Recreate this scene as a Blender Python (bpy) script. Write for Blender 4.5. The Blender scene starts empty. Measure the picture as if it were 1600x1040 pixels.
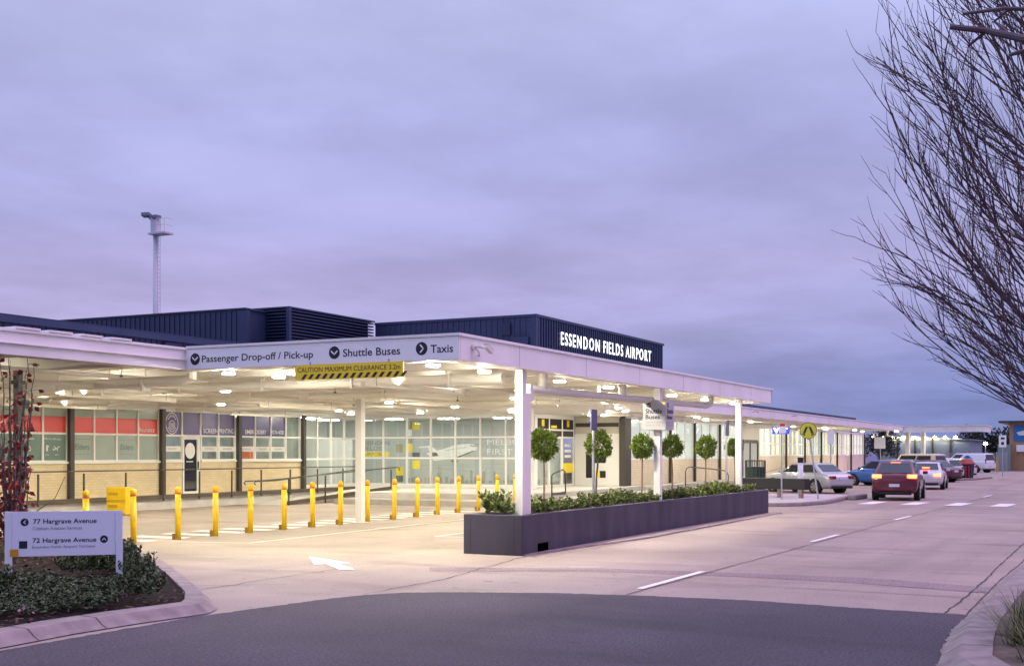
import bpy, bmesh, math, random
from mathutils import Vector, Matrix
R = math.radians
random.seed(7)
scene = bpy.context.scene
COL = scene.collection

# ------------------------------------------------------------------ camera
F_PX, HORIZON, YAW = 1900.0, 706.0, math.atan(955/1900.0)
cam_d = bpy.data.cameras.new("camera")
cam_d.sensor_width = 36.0
cam_d.lens = 36.0*F_PX/1600.0
cam_d.shift_y = (HORIZON-520.0)/1600.0
cam_d.clip_end = 3000
cam = bpy.data.objects.new("camera", cam_d)
cam.location = (0, 0, 1.95)
cam.rotation_euler = (R(90), 0, YAW-R(90))
COL.objects.link(cam)
scene.camera = cam

# ------------------------------------------------------------------ world: dusk overcast
world = bpy.data.worlds.new("World")
scene.world = world
world.use_nodes = True
nt = world.node_tree
nt.nodes.clear()
def wn(t, **k):
    n = nt.nodes.new(t)
    for a, b in k.items(): setattr(n, a, b)
    return n
def wl(a, b): nt.links.new(a, b)
def wmath(op, a, b=None, clamp=False):
    n = wn('ShaderNodeMath', operation=op); n.use_clamp = clamp
    for i, v in enumerate((a, b)):
        if v is None: continue
        if isinstance(v, (int, float)): n.inputs[i].default_value = v
        else: wl(v, n.inputs[i])
    return n.outputs[0]
tc = wn('ShaderNodeTexCoord')
sep = wn('ShaderNodeSeparateXYZ'); wl(tc.outputs['Generated'], sep.inputs[0])
zz = wmath('MAXIMUM', sep.outputs['Z'], 0.0)
den = wmath('ADD', zz, 0.10)
comb = wn('ShaderNodeCombineXYZ')
wl(wmath('DIVIDE', sep.outputs['X'], den), comb.inputs[0])
wl(wmath('DIVIDE', sep.outputs['Y'], den), comb.inputs[1])
noi = wn('ShaderNodeTexNoise'); noi.inputs['Scale'].default_value = 0.8
noi.inputs['Detail'].default_value = 6; noi.inputs['Roughness'].default_value = 0.56
wl(comb.outputs[0], noi.inputs['Vector'])
noi2 = wn('ShaderNodeTexNoise'); noi2.inputs['Scale'].default_value = 0.2
noi2.inputs['Detail'].default_value = 4
wl(comb.outputs[0], noi2.inputs['Vector'])
def wramp(stops):
    r = wn('ShaderNodeValToRGB'); e = r.color_ramp.elements
    e[0].position, e[0].color = stops[0][0], (*stops[0][1], 1)
    e[1].position, e[1].color = stops[-1][0], (*stops[-1][1], 1)
    for p, c in stops[1:-1]:
        n = e.new(p); n.color = (*c, 1)
    return r
zr = wmath('ADD', zz, wmath('MULTIPLY', wmath('SUBTRACT', noi2.outputs[0], 0.5), 0.05))
rampR = wramp([(0.0, (.195, .235, .49)), (.05, (.20, .235, .49)), (.10, (.335, .34, .62)), (.15, (.39, .375, .65)), (.24, (.375, .39, .69)), (.36, (.455, .485, .79))])
rampL = wramp([(0.0, (.41, .365, .64)), (.09, (.47, .415, .69)), (.13, (.46, .41, .69)), (.18, (.39, .385, .68)), (.26, (.425, .44, .75)), (.36, (.51, .535, .83))])
wl(zr, rampR.inputs[0]); wl(zr, rampL.inputs[0])
az = wmath('ADD', wmath('MULTIPLY', sep.outputs['Y'], -1.5), 1.2, clamp=True)   # 1 towards the street axis
mixA = wn('ShaderNodeMixRGB'); wl(az, mixA.inputs[0]); wl(rampL.outputs[0], mixA.inputs[1]); wl(rampR.outputs[0], mixA.inputs[2])
mr = wn('ShaderNodeMapRange'); mr.interpolation_type = 'SMOOTHSTEP'
mr.inputs['From Min'].default_value = .30; mr.inputs['From Max'].default_value = .70
mr.inputs['To Min'].default_value = .83; mr.inputs['To Max'].default_value = 1.14
wl(noi.outputs[0], mr.inputs['Value'])
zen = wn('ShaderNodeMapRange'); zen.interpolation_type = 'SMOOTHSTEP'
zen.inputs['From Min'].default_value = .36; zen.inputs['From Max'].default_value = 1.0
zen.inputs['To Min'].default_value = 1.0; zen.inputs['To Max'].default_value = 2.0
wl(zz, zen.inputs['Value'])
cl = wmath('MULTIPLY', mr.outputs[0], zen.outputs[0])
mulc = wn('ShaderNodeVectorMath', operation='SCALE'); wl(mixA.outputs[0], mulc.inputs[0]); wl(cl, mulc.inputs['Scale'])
sky = wn('ShaderNodeTexSky', sky_type='NISHITA'); sky.sun_disc = False
sky.sun_elevation = R(56); sky.sun_rotation = R(152)
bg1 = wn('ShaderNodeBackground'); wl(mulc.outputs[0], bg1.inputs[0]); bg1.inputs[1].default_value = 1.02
bg2 = wn('ShaderNodeBackground'); wl(sky.outputs[0], bg2.inputs[0]); bg2.inputs[1].default_value = 0.002
addw = wn('ShaderNodeAddShader'); wl(bg1.outputs[0], addw.inputs[0]); wl(bg2.outputs[0], addw.inputs[1])
ow = wn('ShaderNodeOutputWorld'); wl(addw.outputs[0], ow.inputs[0])

sun_d = bpy.data.lights.new("sun", 'SUN')
sun_d.energy = 1.4; sun_d.angle = R(50); sun_d.color = (1.0, .40, .62)
sun = bpy.data.objects.new("sun", sun_d)
sd = Vector((math.sin(R(152))*math.cos(R(56)), math.cos(R(152))*math.cos(R(56)), math.sin(R(56))))
sun.rotation_euler = sd.to_track_quat('Z', 'Y').to_euler()
COL.objects.link(sun)

scene.view_settings.view_transform = 'Standard'
scene.view_settings.look = 'None'
scene.view_settings.exposure = 0.12
scene.view_settings.gamma = 1.0
scene.cycles.use_denoising = True
scene.cycles.max_bounces = 8
scene.cycles.transparent_max_bounces = 16
scene.cycles.sample_clamp_indirect = 6.0

# ------------------------------------------------------------------ materials
MATS = {}
def mat(name, base, rough=.6, metal=0.0, emit=None, estr=0.0, spec=.5, base2=None, scale=3.0, detail=5, bump=0.0, bscale=40.0, contrast=(.35, .65), stretch=None, alpha=1.0):
    m = bpy.data.materials.new(name); m.use_nodes = True
    t = m.node_tree; b = t.nodes['Principled BSDF']
    b.inputs['Base Color'].default_value = (*base, 1)
    b.inputs['Roughness'].default_value = rough
    b.inputs['Metallic'].default_value = metal
    b.inputs['Specular IOR Level'].default_value = spec
    if emit:
        b.inputs['Emission Color'].default_value = (*emit, 1); b.inputs['Emission Strength'].default_value = estr
    co = t.nodes.new('ShaderNodeTexCoord')
    vec = co.outputs['Object']
    if stretch:
        mp = t.nodes.new('ShaderNodeMapping'); mp.inputs['Scale'].default_value = stretch
        t.links.new(vec, mp.inputs[0]); vec = mp.outputs[0]
    if base2:
        n = t.nodes.new('ShaderNodeTexNoise'); n.inputs['Scale'].default_value = scale; n.inputs['Detail'].default_value = detail
        t.links.new(vec, n.inputs['Vector'])
        r = t.nodes.new('ShaderNodeValToRGB')
        r.color_ramp.elements[0].position = contrast[0]; r.color_ramp.elements[0].color = (*base, 1)
        r.color_ramp.elements[1].position = contrast[1]; r.color_ramp.elements[1].color = (*base2, 1)
        t.links.new(n.outputs[0], r.inputs[0]); t.links.new(r.outputs[0], b.inputs['Base Color'])
    if bump:
        n2 = t.nodes.new('ShaderNodeTexNoise'); n2.inputs['Scale'].default_value = bscale; n2.inputs['Detail'].default_value = 4
        t.links.new(co.outputs['Object'], n2.inputs['Vector'])
        bp = t.nodes.new('ShaderNodeBump'); bp.inputs['Strength'].default_value = bump; bp.inputs['Distance'].default_value = .02
        t.links.new(n2.outputs[0], bp.inputs['Height']); t.links.new(bp.outputs[0], b.inputs['Normal'])
    MATS[name] = m
    return m

def paving(name, c1, c2, c3, rough, fine, grain=.25):
    """mottled paving: broad tone, traffic streaks along the road, fine grain"""
    m = bpy.data.materials.new(name); m.use_nodes = True
    t = m.node_tree; b = t.nodes['Principled BSDF']; L = t.links.new
    b.inputs['Roughness'].default_value = rough
    co = t.nodes.new('ShaderNodeTexCoord')
    def noise(sc, stretch=(1, 1, 1), det=5):
        mp = t.nodes.new('ShaderNodeMapping'); mp.inputs['Scale'].default_value = stretch
        L(co.outputs['Object'], mp.inputs[0])
        n = t.nodes.new('ShaderNodeTexNoise'); n.inputs['Scale'].default_value = sc; n.inputs['Detail'].default_value = det
        L(mp.outputs[0], n.inputs['Vector']); return n.outputs[0]
    def ramp(f, p0, p1, a, bb):
        r = t.nodes.new('ShaderNodeValToRGB'); e = r.color_ramp.elements
        e[0].position = p0; e[0].color = (*a, 1); e[1].position = p1; e[1].color = (*bb, 1); L(f, r.inputs[0]); return r.outputs[0]
    base = ramp(noise(.35), .35, .68, c1, c2)
    st = ramp(noise(1.0, (.06, .9, 1), 6), .52, .72, (0, 0, 0), (1, 1, 1))
    mx = t.nodes.new('ShaderNodeMixRGB'); L(st, mx.inputs[0]); L(base, mx.inputs[1]); mx.inputs[2].default_value = (*c3, 1)
    ml = t.nodes.new('ShaderNodeMath'); ml.operation = 'MULTIPLY'; L(st, ml.inputs[0]); ml.inputs[1].default_value = .55
    L(ml.outputs[0], mx.inputs[0])
    g = ramp(noise(fine, det=4), .34, .66, (1-grain,)*3, (1+grain,)*3)
    mu = t.nodes.new('ShaderNodeMixRGB'); mu.blend_type = 'MULTIPLY'; mu.inputs[0].default_value = 1
    L(mx.outputs[0], mu.inputs[1]); L(g, mu.inputs[2])
    sp = ramp(noise(1.3, (.75, .22, 1), 8), .54, .70, (1.03, 1.03, 1.03), (.74, .71, .72))
    oil = ramp(noise(3.1, det=2), .68, .74, (1, 1, 1), (.62, .60, .60))
    mo = t.nodes.new('ShaderNodeMixRGB'); mo.blend_type = 'MULTIPLY'; mo.inputs[0].default_value = .8; L(sp, mo.inputs[1]); L(oil, mo.inputs[2]); sp = mo.outputs[0]
    mu2 = t.nodes.new('ShaderNodeMixRGB'); mu2.blend_type = 'MULTIPLY'; mu2.inputs[0].default_value = 1
    L(mu.outputs[0], mu2.inputs[1]); L(sp, mu2.inputs[2]); L(mu2.outputs[0], b.inputs['Base Color'])
    bp = t.nodes.new('ShaderNodeBump'); bp.inputs['Strength'].default_value = .25; bp.inputs['Distance'].default_value = .01
    L(noise(fine*.8, det=3), bp.inputs['Height']); L(bp.outputs[0], b.inputs['Normal'])
    MATS[name] = m; return m

def brick(name, c1, c2, mortar, axis):
    m = bpy.data.materials.new(name); m.use_nodes = True
    t = m.node_tree; b = t.nodes['Principled BSDF']; L = t.links.new
    b.inputs['Roughness'].default_value = .8
    co = t.nodes.new('ShaderNodeTexCoord'); s = t.nodes.new('ShaderNodeSeparateXYZ'); c = t.nodes.new('ShaderNodeCombineXYZ')
    L(co.outputs['Object'], s.inputs[0]); L(s.outputs[axis], c.inputs[0]); L(s.outputs['Z'], c.inputs[1])
    br = t.nodes.new('ShaderNodeTexBrick')
    br.inputs['Color1'].default_value = (*c1, 1); br.inputs['Color2'].default_value = (*c2, 1); br.inputs['Mortar'].default_value = (*mortar, 1)
    br.inputs['Scale'].default_value = 1.0; br.inputs['Brick Width'].default_value = .24; br.inputs['Row Height'].default_value = .086
    br.inputs['Mortar Size'].default_value = .009; br.inputs['Mortar Smooth'].default_value = .3
    L(c.outputs[0], br.inputs['Vector'])
    n = t.nodes.new('ShaderNodeTexNoise'); n.inputs['Scale'].default_value = 1.4; n.inputs['Detail'].default_value = 5; L(co.outputs['Object'], n.inputs['Vector'])
    r = t.nodes.new('ShaderNodeValToRGB'); r.color_ramp.elements[0].color = (.82, .82, .82, 1); r.color_ramp.elements[1].color = (1.12, 1.1, 1.06, 1); L(n.outputs[0], r.inputs[0])
    mu = t.nodes.new('ShaderNodeMixRGB'); mu.blend_type = 'MULTIPLY'; mu.inputs[0].default_value = 1; L(br.outputs[0], mu.inputs[1]); L(r.outputs[0], mu.inputs[2])
    L(mu.outputs[0], b.inputs['Base Color'])
    bp = t.nodes.new('ShaderNodeBump'); bp.inputs['Strength'].default_value = .4; bp.inputs['Distance'].default_value = .01; bp.invert = True
    L(br.outputs['Fac'], bp.inputs['Height']); L(bp.outputs[0], b.inputs['Normal'])
    MATS[name] = m; return m

def glass(name, tint, gloss=.10):
    m = bpy.data.materials.new(name); m.use_nodes = True
    t = m.node_tree; t.nodes.clear(); L = t.links.new
    tr = t.nodes.new('ShaderNodeBsdfTransparent'); tr.inputs[0].default_value = (*tint, 1)
    gl = t.nodes.new('ShaderNodeBsdfGlossy'); gl.inputs['Roughness'].default_value = .03
    mx = t.nodes.new('ShaderNodeMixShader'); mx.inputs[0].default_value = gloss
    L(tr.outputs[0], mx.inputs[1]); L(gl.outputs[0], mx.inputs[2])
    o = t.nodes.new('ShaderNodeOutputMaterial'); L(mx.outputs[0], o.inputs[0])
    MATS[name] = m; return m

def blinds(name, cols, scale, estr, axis='X'):
    """vertical blinds behind glass, room light put in as emission"""
    m = bpy.data.materials.new(name); m.use_nodes = True
    t = m.node_tree; b = t.nodes['Principled BSDF']; L = t.links.new
    co = t.nodes.new('ShaderNodeTexCoord'); s = t.nodes.new('ShaderNodeSeparateXYZ'); L(co.outputs['Object'], s.inputs[0])
    ml = t.nodes.new('ShaderNodeMath'); ml.operation = 'MULTIPLY'; ml.inputs[1].default_value = scale; L(s.outputs[axis], ml.inputs[0])
    fl = t.nodes.new('ShaderNodeMath'); fl.operation = 'FLOOR'; L(ml.outputs[0], fl.inputs[0])
    wn_ = t.nodes.new('ShaderNodeTexWhiteNoise'); wn_.noise_dimensions = '1D'; L(fl.outputs[0], wn_.inputs['W'])
    r = t.nodes.new('ShaderNodeValToRGB'); r.color_ramp.interpolation = 'CONSTANT'
    e = r.color_ramp.elements
    e[0].position = 0; e[0].color = (*cols[0], 1); e[1].position = 1/len(cols); e[1].color = (*cols[1], 1)
    for i, cc in enumerate(cols[2:], 2):
        n = e.new(i/len(cols)); n.color = (*cc, 1)
    L(wn_.outputs['Value'], r.inputs[0]); L(r.outputs[0], b.inputs['Base Color']); L(r.outputs[0], b.inputs['Emission Color'])
    b.inputs['Emission Strength'].default_value = estr; b.inputs['Roughness'].default_value = .25  # slats glow by themselves in place of light from the room
    MATS[name] = m; return m

CONC = paving('concrete', (.262, .213, .178), (.350, .287, .243), (.198, .160, .138), .75, 30, .15)
CONC2 = mat('pale_concrete', (.42, .39, .37), .85, base2=(.52, .49, .46), scale=1.5, bump=.15)
CURB = mat('kerb_concrete', (.21, .175, .172), .85, base2=(.31, .26, .25), scale=4, bump=.3)
ASPH = paving('asphalt', (.040, .032, .046), (.063, .051, .071), (.034, .027, .039), .85, 34, .55)
PATCH = paving('asphalt_patch', (.20, .155, .155), (.26, .20, .195), (.17, .135, .135), .85, 30, .4)
JOINT = mat('joint_tar', (.045, .04, .042), .8)
JOINT2 = mat('joint_faint', (.17, .14, .14), .85)
FAR = mat('far_ground', (.10, .10, .085), .95, base2=(.14, .13, .11), scale=.1)
PAINT = mat('road_paint', (.78, .77, .74), .6, base2=(.62, .60, .58), scale=6, contrast=(.55, .8))
WHITE = mat('white_paint', (.80, .78, .74), .55, base2=(.74, .72, .68), scale=.7)
CEIL = mat('white_ceiling', (.78, .75, .68), .6, base2=(.72, .69, .61), scale=.6)
FASC = mat('white_fascia', (.86, .86, .86), .45, base2=(.76, .755, .75), scale=1.3, detail=7, stretch=(.6,.6,.15), contrast=(.4,.75))
SIGNW = mat('sign_white', (.88, .90, .92), .35)
FRAME = mat('frame_white', (.82, .80, .76), .4)
POST = mat('dark_post', (.045, .038, .032), .5)
NAVYM = mat('navy_metal', (.028, .042, .098), .42, metal=.25, base2=(.036, .052, .114), scale=.6)
NAVYD = mat('navy_dark', (.012, .02, .06), .5)
BLACK = mat('black', (.008, .008, .012), .45)
INK = mat('sign_ink', (.012, .012, .03), .5)
GREYINK = mat('sign_grey_ink', (.20, .19, .24), .5)
YELL = mat('bollard_yellow', (.88, .57, .008), .4, base2=(.74, .46, .012), scale=7, contrast=(.5,.75))
YSIGN = mat('sign_yellow', (.90, .68, .02), .4)
REDB = mat('band_red', (.55, .04, .01), .4)
REDF = mat('red_film', (.62, .05, .045), .3)
GREENF = mat('grey_green_film', (.30, .36, .31), .25, base2=(.36, .42, .37), scale=.8)
TEALF = mat('teal_film', (.12, .19, .16), .2, base2=(.17, .25, .21), scale=.8)
NAVYF = mat('navy_film', (.085, .075, .24), .25, base2=(.13, .11, .27), scale=.9)
WHITEF = mat('white_film', (.8, .78, .74), .4)
BRICKX = brick('cream_brick', (.70, .57, .36), (.77, .64, .42), (.62, .51, .34), 'X')
BRICKP = brick('pale_brick', (.74, .64, .50), (.80, .70, .56), (.56, .48, .38), 'X')
BRICKO = brick('orange_brick', (.42, .22, .12), (.50, .28, .15), (.40, .28, .2), 'Y')
PLANT = mat('planter_render', (.033, .030, .048), .8, base2=(.062, .056, .084), scale=1.7, detail=8, bump=.3, bscale=60, stretch=(1, 1, .22))
RAIL = mat('rail_bronze', (.05, .042, .035), .45)
RAMPK = mat('kick_rail', (.075, .058, .04), .5)
STEEL = mat('galv_steel', (.42, .43, .47), .45, metal=.6)
MASTM = mat('mast_steel', (.52, .55, .62), .5)
GLASS = glass('clear_glass', (.95, .97, .96), .08)
GLASSD = mat('dark_glass', (.02, .022, .028), .05, spec=.9)
INT = mat('interior_wall', (.72, .73, .70), .7)
INTG = mat('mural_grey', (.40, .43, .42), .7, base2=(.50, .53, .52), scale=.3)
INTF = mat('interior_floor', (.30, .30, .29), .35)
INTSHOP = mat('shop_interior', (.28, .34, .30), .7, base2=(.46, .49, .44), scale=1.5)
LAMP = mat('lamp_glow', (1, .9, .7), .4, emit=(1.0, .925, .74), estr=830)
UPL = mat('lamp_batten', (1, .9, .7), .4, emit=(1.0, .925, .74), estr=80)
LAMPI = mat('lamp_interior', (1, 1, 1), .4, emit=(1.0, .95, .84), estr=58)
LAMPF = mat('lamp_far', (1, 1, 1), .4, emit=(1.0, .88, .62), estr=60)
LAMPO = mat('lamp_orange', (1, .6, .3), .4, emit=(1.0, .45, .15), estr=60)
LETTER = mat('lit_letter', (1, 1, 1), .4, emit=(.95, 1.0, .95), estr=1.9)
VETB = mat('vet_blue', (.02, .04, .4), .3, emit=(.03, .06, .55), estr=1.0)
VETW = mat('vet_white', (1, 1, 1), .4, emit=(.9, .92, 1), estr=3.0)
BARK = mat('bark', (.085, .06, .075), .85, base2=(.14, .105, .12), scale=9)
TWIG = mat('twig', (.075, .042, .055), .8)
STEM = mat('stem', (.20, .13, .08), .8, base2=(.28, .19, .12), scale=8)
MULCH = mat('mulch', (.010, .007, .007), 1.0, spec=.1, base2=(.03, .02, .017), scale=14, bump=.9, bscale=30)
CHIP = mat('bark_chip', (.04, .022, .018), .9, base2=(.12, .07, .055), scale=3)
def leafmat(name, a, b, rough=.5):
    m = bpy.data.materials.new(name); m.use_nodes = True
    t = m.node_tree; p = t.nodes['Principled BSDF']; L = t.links.new
    g = t.nodes.new('ShaderNodeNewGeometry'); r = t.nodes.new('ShaderNodeValToRGB')
    r.color_ramp.elements[0].color = (*a, 1); r.color_ramp.elements[1].color = (*b, 1)
    L(g.outputs['Random Per Island'], r.inputs[0]); L(r.outputs[0], p.inputs['Base Color'])
    p.inputs['Roughness'].default_value = rough
    MATS[name] = m; return m
LEAFT = leafmat('leaf_topiary', (.045, .085, .008), (.22, .30, .04))
LEAFH = leafmat('leaf_hedge', (.035, .065, .012), (.20, .25, .05))
LEAFB = leafmat('leaf_bed', (.014, .03, .010), (.085, .125, .04))
LEAFR = leafmat('leaf_red', (.10, .008, .018), (.36, .03, .05))
LEAFD = leafmat('leaf_dark', (.010, .015, .010), (.03, .04, .02))
BLADE = leafmat('grass_blade', (.03, .05, .012), (.14, .16, .045))

# ------------------------------------------------------------------ mesh helpers
ORG = {}
class MB:
    def __init__(s): s.v, s.f, s.mi, s.mats, s.cur = [], [], [], [], 0
    def use(s, m):
        if m not in s.mats: s.mats.append(m)
        s.cur = s.mats.index(m); return s
    def face(s, pts):
        n = len(s.v); s.v += [tuple(p) for p in pts]; s.f.append(tuple(range(n, n+len(pts)))); s.mi.append(s.cur)
    def add(s, vs, fs):
        n = len(s.v); s.v += [tuple(p) for p in vs]
        for f in fs: s.f.append(tuple(i+n for i in f)); s.mi.append(s.cur)
    def box(s, x0, x1, y0, y1, z0, z1):
        s.add([(x0,y0,z0),(x1,y0,z0),(x1,y1,z0),(x0,y1,z0),(x0,y0,z1),(x1,y0,z1),(x1,y1,z1),(x0,y1,z1)],
              [(0,3,2,1),(4,5,6,7),(0,1,5,4),(1,2,6,5),(2,3,7,6),(3,0,4,7)]); return s
    def obox(s, c, d, rz=0, ry=0):
        M = Matrix.Rotation(rz, 3, 'Z') @ Matrix.Rotation(ry, 3, 'Y')
        vs = [Vector(c)+M@Vector((sx*d[0]/2, sy*d[1]/2, sz*d[2]/2)) for sz in (-1,1) for sx,sy in ((-1,-1),(1,-1),(1,1),(-1,1))]
        s.add(vs, [(0,3,2,1),(4,5,6,7),(0,1,5,4),(1,2,6,5),(2,3,7,6),(3,0,4,7)]); return s
    def tube(s, pts, r, n=8, cap=True):
        pts = [Vector(p) for p in pts]; rr = r if isinstance(r, (list, tuple)) else [r]*len(pts)
        b = len(s.v); up = None
        for i, p in enumerate(pts):
            d = (pts[min(i+1, len(pts)-1)]-pts[max(i-1, 0)]).normalized()
            if up is None: up = Vector((0,0,1)) if abs(d.z) < .9 else Vector((1,0,0))
            a = d.cross(up)
            if a.length < 1e-6: a = d.cross(Vector((1,.3,0)))
            a.normalize(); c = a.cross(d).normalized(); up = c
            for k in range(n):
                t = 2*math.pi*k/n
                s.v.append(tuple(p+(a*math.cos(t)+c*math.sin(t))*rr[i]))
        for i in range(len(pts)-1):
            for k in range(n):
                k2 = (k+1) % n
                s.f.append((b+i*n+k, b+i*n+k2, b+(i+1)*n+k2, b+(i+1)*n+k)); s.mi.append(s.cur)
        if cap and n > 2:
            s.f.append(tuple(b+k for k in range(n))[::-1]); s.mi.append(s.cur)
            e = b+(len(pts)-1)*n; s.f.append(tuple(e+k for k in range(n))); s.mi.append(s.cur)
        return s
    def lathe(s, c, prof, n=16, axis='Z'):
        b = len(s.v)
        for r, h in prof:
            for k in range(n):
                t = 2*math.pi*k/n; p = (r*math.cos(t), r*math.sin(t), h)
                if axis == 'Y': p = (p[0], p[2], p[1])
                if axis == 'X': p = (p[2], p[0], p[1])
                s.v.append((c[0]+p[0], c[1]+p[1], c[2]+p[2]))
        for i in range(len(prof)-1):
            for k in range(n):
                k2 = (k+1) % n
                s.f.append((b+i*n+k, b+i*n+k2, b+(i+1)*n+k2, b+(i+1)*n+k)); s.mi.append(s.cur)
        s.f.append(tuple(b+k for k in range(n))[::-1]); s.mi.append(s.cur)
        e = b+(len(prof)-1)*n; s.f.append(tuple(e+k for k in range(n))); s.mi.append(s.cur)
        return s
    def prism(s, poly, z0, z1):
        n = len(poly)
        vs = [(x, y, z0) for x, y in poly]+[(x, y, z1) for x, y in poly]
        s.add(vs, [tuple(range(n))[::-1], tuple(range(n, 2*n))]+[(i, (i+1) % n, n+(i+1) % n, n+i) for i in range(n)]); return s
    def sheet(s, poly, z): s.face([(x, y, z) for x, y in poly]); return s
    def build(s, name, m=None, parent=None, smooth=False, bevel=0, seg=2, sub=0):
        me = bpy.data.meshes.new(name)
        o0 = Vector(ORG.get(parent.name, (0,0,0))) if parent else Vector((0,0,0))
        me.from_pydata([tuple(Vector(p)-o0) for p in s.v], [], s.f)
        ms = s.mats if s.mats else [m]
        for x in ms: me.materials.append(x)
        if s.mats:
            me.polygons.foreach_set('material_index', s.mi)
        if smooth: me.polygons.foreach_set('use_smooth', [True]*len(me.polygons))
        me.update()
        o = bpy.data.objects.new(name, me); COL.objects.link(o)
        if parent: o.parent = parent
        ORG[o.name] = tuple(o0)
        if bevel:
            b = o.modifiers.new('bevel', 'BEVEL'); b.width = bevel; b.segments = seg; b.limit_method = 'ANGLE'; b.angle_limit = R(40)
        if sub:
            u = o.modifiers.new('sub', 'SUBSURF'); u.levels = sub; u.render_levels = sub
        return o
def tag(o, label=None, cat=None, group=None, kind=None):
    if label: o['label'] = label
    if cat: o['category'] = cat
    if group: o['group'] = group
    if kind: o['kind'] = kind
    return o
def thing(name, label, cat, loc=(0,0,0), group=None):
    o = bpy.data.objects.new(name, None); o.location = loc; o.empty_display_size = .3; COL.objects.link(o)
    ORG[o.name] = tuple(loc)
    return tag(o, label, cat, group)
def copy_tree(o, parent=None):
    c = o.copy(); COL.objects.link(c)
    if parent is not None: c.parent = parent
    for ch in list(o.children): copy_tree(ch, c)
    return c
def struct(name, mb, m, **k): return tag(mb.build(name, m, **k), kind='structure')
ORD = ['first','second','third','fourth','fifth','sixth','seventh','eighth','ninth','tenth','eleventh','twelfth','thirteenth','fourteenth','fifteenth','sixteenth','seventeenth','eighteenth','nineteenth','twentieth']

def glyphs(txt, bold=0.0, extrude=0.0):
    cu = bpy.data.curves.new('t', 'FONT'); cu.body = txt; cu.offset = bold; cu.extrude = extrude; cu.resolution_u = 3
    ob = bpy.data.objects.new('t', cu); COL.objects.link(ob)
    bpy.context.view_layer.update()
    me = bpy.data.meshes.new_from_object(ob.evaluated_get(bpy.context.evaluated_depsgraph_get()))
    vs = [v.co.copy() for v in me.vertices]; fs = [tuple(p.vertices) for p in me.polygons]
    bpy.data.objects.remove(ob); bpy.data.curves.remove(cu); bpy.data.meshes.remove(me)
    return vs, fs
def text_on(mb, txt, plane, at, u0, u1, v0, v1, bold=0.0, extrude=0.0):
    """letters fitted between u0..u1 and heights v0..v1 on plane 'X' (seen from -X: u is Y, running from high to low) or 'Y' (seen from -Y: u is X)"""
    vs, fs = glyphs(txt, bold, extrude)
    xs = [v.x for v in vs]; ys = [v.y for v in vs]; zs = [v.z for v in vs]
    x0, x1, y0, y1 = min(xs), max(xs), min(ys), max(ys)
    out = []
    for v in vs:
        a = u0+(u1-u0)*(v.x-x0)/(x1-x0); h = v0+(v1-v0)*(v.y-y0)/(y1-y0); dz = v.z
        out.append((at-dz, a, h) if plane == 'X' else (a, at-dz, h))
    mb.add(out, fs)
def disc_on(mb, plane, at, cu, cv, ru, rv, n=28):
    p = []
    for k in range(n):
        t = 2*math.pi*k/n; a, h = cu+ru*math.cos(t), cv+rv*math.sin(t)
        p.append((at, a, h) if plane == 'X' else (a, at, h))
    mb.face(p)
def poly_on(mb, plane, at, pts): mb.face([(at, a, h) if plane == 'X' else (a, at, h) for a, h in pts])
def bar2d(mb, plane, at, a, b, w):
    d = Vector((b[0]-a[0], b[1]-a[1])); n = Vector((-d.y, d.x)).normalized()*w/2
    poly_on(mb, plane, at, [(a[0]+n.x, a[1]+n.y), (a[0]-n.x, a[1]-n.y), (b[0]-n.x, b[1]-n.y), (b[0]+n.x, b[1]+n.y)])

# ================================================================== GROUND
mb = MB(); mb.sheet([(-400,-900),(1800,-900),(1800,1000),(-400,1000)], -.03); struct('ground', mb, FAR)
mb = MB(); mb.sheet([(-30,-40),(200,-40),(200,70),(-30,70)], 0); struct('road', mb, CONC)
asph = [(11.2,9.83),(12.41,9.62),(13.37,9.45),(13.96,9.25),(14.4,8.93),(14.8,8.23),(15.29,7.09),(15.56,5.87),(15.7,4.32),(15.55,3.03),(15.48,1.9),(15.42,1.66),(14.2,1.68),(12.8,1.62),(11.65,1.51),(9,.6),(-20,-16),(-20,14),(3,9.9),(8.4,9.86)]
random.seed(2); ed = []
for a, b in zip(asph, asph[1:]+asph[:1]):
    n = max(1, int(min(math.dist(a, b), 8)/.07))
    for i in range(n): ed.append((a[0]+(b[0]-a[0])*i/n+random.gauss(0,.012), a[1]+(b[1]-a[1])*i/n+random.gauss(0,.012)))
mb = MB(); mb.sheet(ed, .004); struct('road', mb, ASPH)
mb = MB(); mb.sheet([(17.78,10.5),(18.9,7.9),(19.2,5.5),(19.32,3.6),(18.75,1.6),(17.95,1.65),(18.5,3.6),(18.6,5.5),(18.3,7.9),(17.1,10.1)], .004)
struct('road', mb, PATCH)
# cracks and joints
mb = MB()
def ribbon(pts, w, z, wob=.02):
    P = []
    for a, b in zip(pts, pts[1:]):
        n = max(2, int(math.dist(a, b)/.25))
        for i in range(n): P.append((a[0]+(b[0]-a[0])*i/n, a[1]+(b[1]-a[1])*i/n))
    P.append(pts[-1])
    P = [(x+random.gauss(0, wob), y+random.gauss(0, wob)) for x, y in P]
    ww = [w*random.uniform(.45, 1.3) for _ in P]
    for i in range(len(P)-1):
        d = Vector((P[i+1][0]-P[i][0], P[i+1][1]-P[i][1]))
        if d.length < 1e-5: continue
        n = Vector((-d.y, d.x)).normalized()
        mb.face([(P[i][0]+n.x*ww[i], P[i][1]+n.y*ww[i], z), (P[i][0]-n.x*ww[i], P[i][1]-n.y*ww[i], z), (P[i+1][0]-n.x*ww[i+1], P[i+1][1]-n.y*ww[i+1], z), (P[i+1][0]+n.x*ww[i+1], P[i+1][1]+n.y*ww[i+1], z)])
mb.use(JOINT)
ribbon([(13.3,11.66),(15,11.69),(17.0,11.7)], .016, .008)
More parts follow.
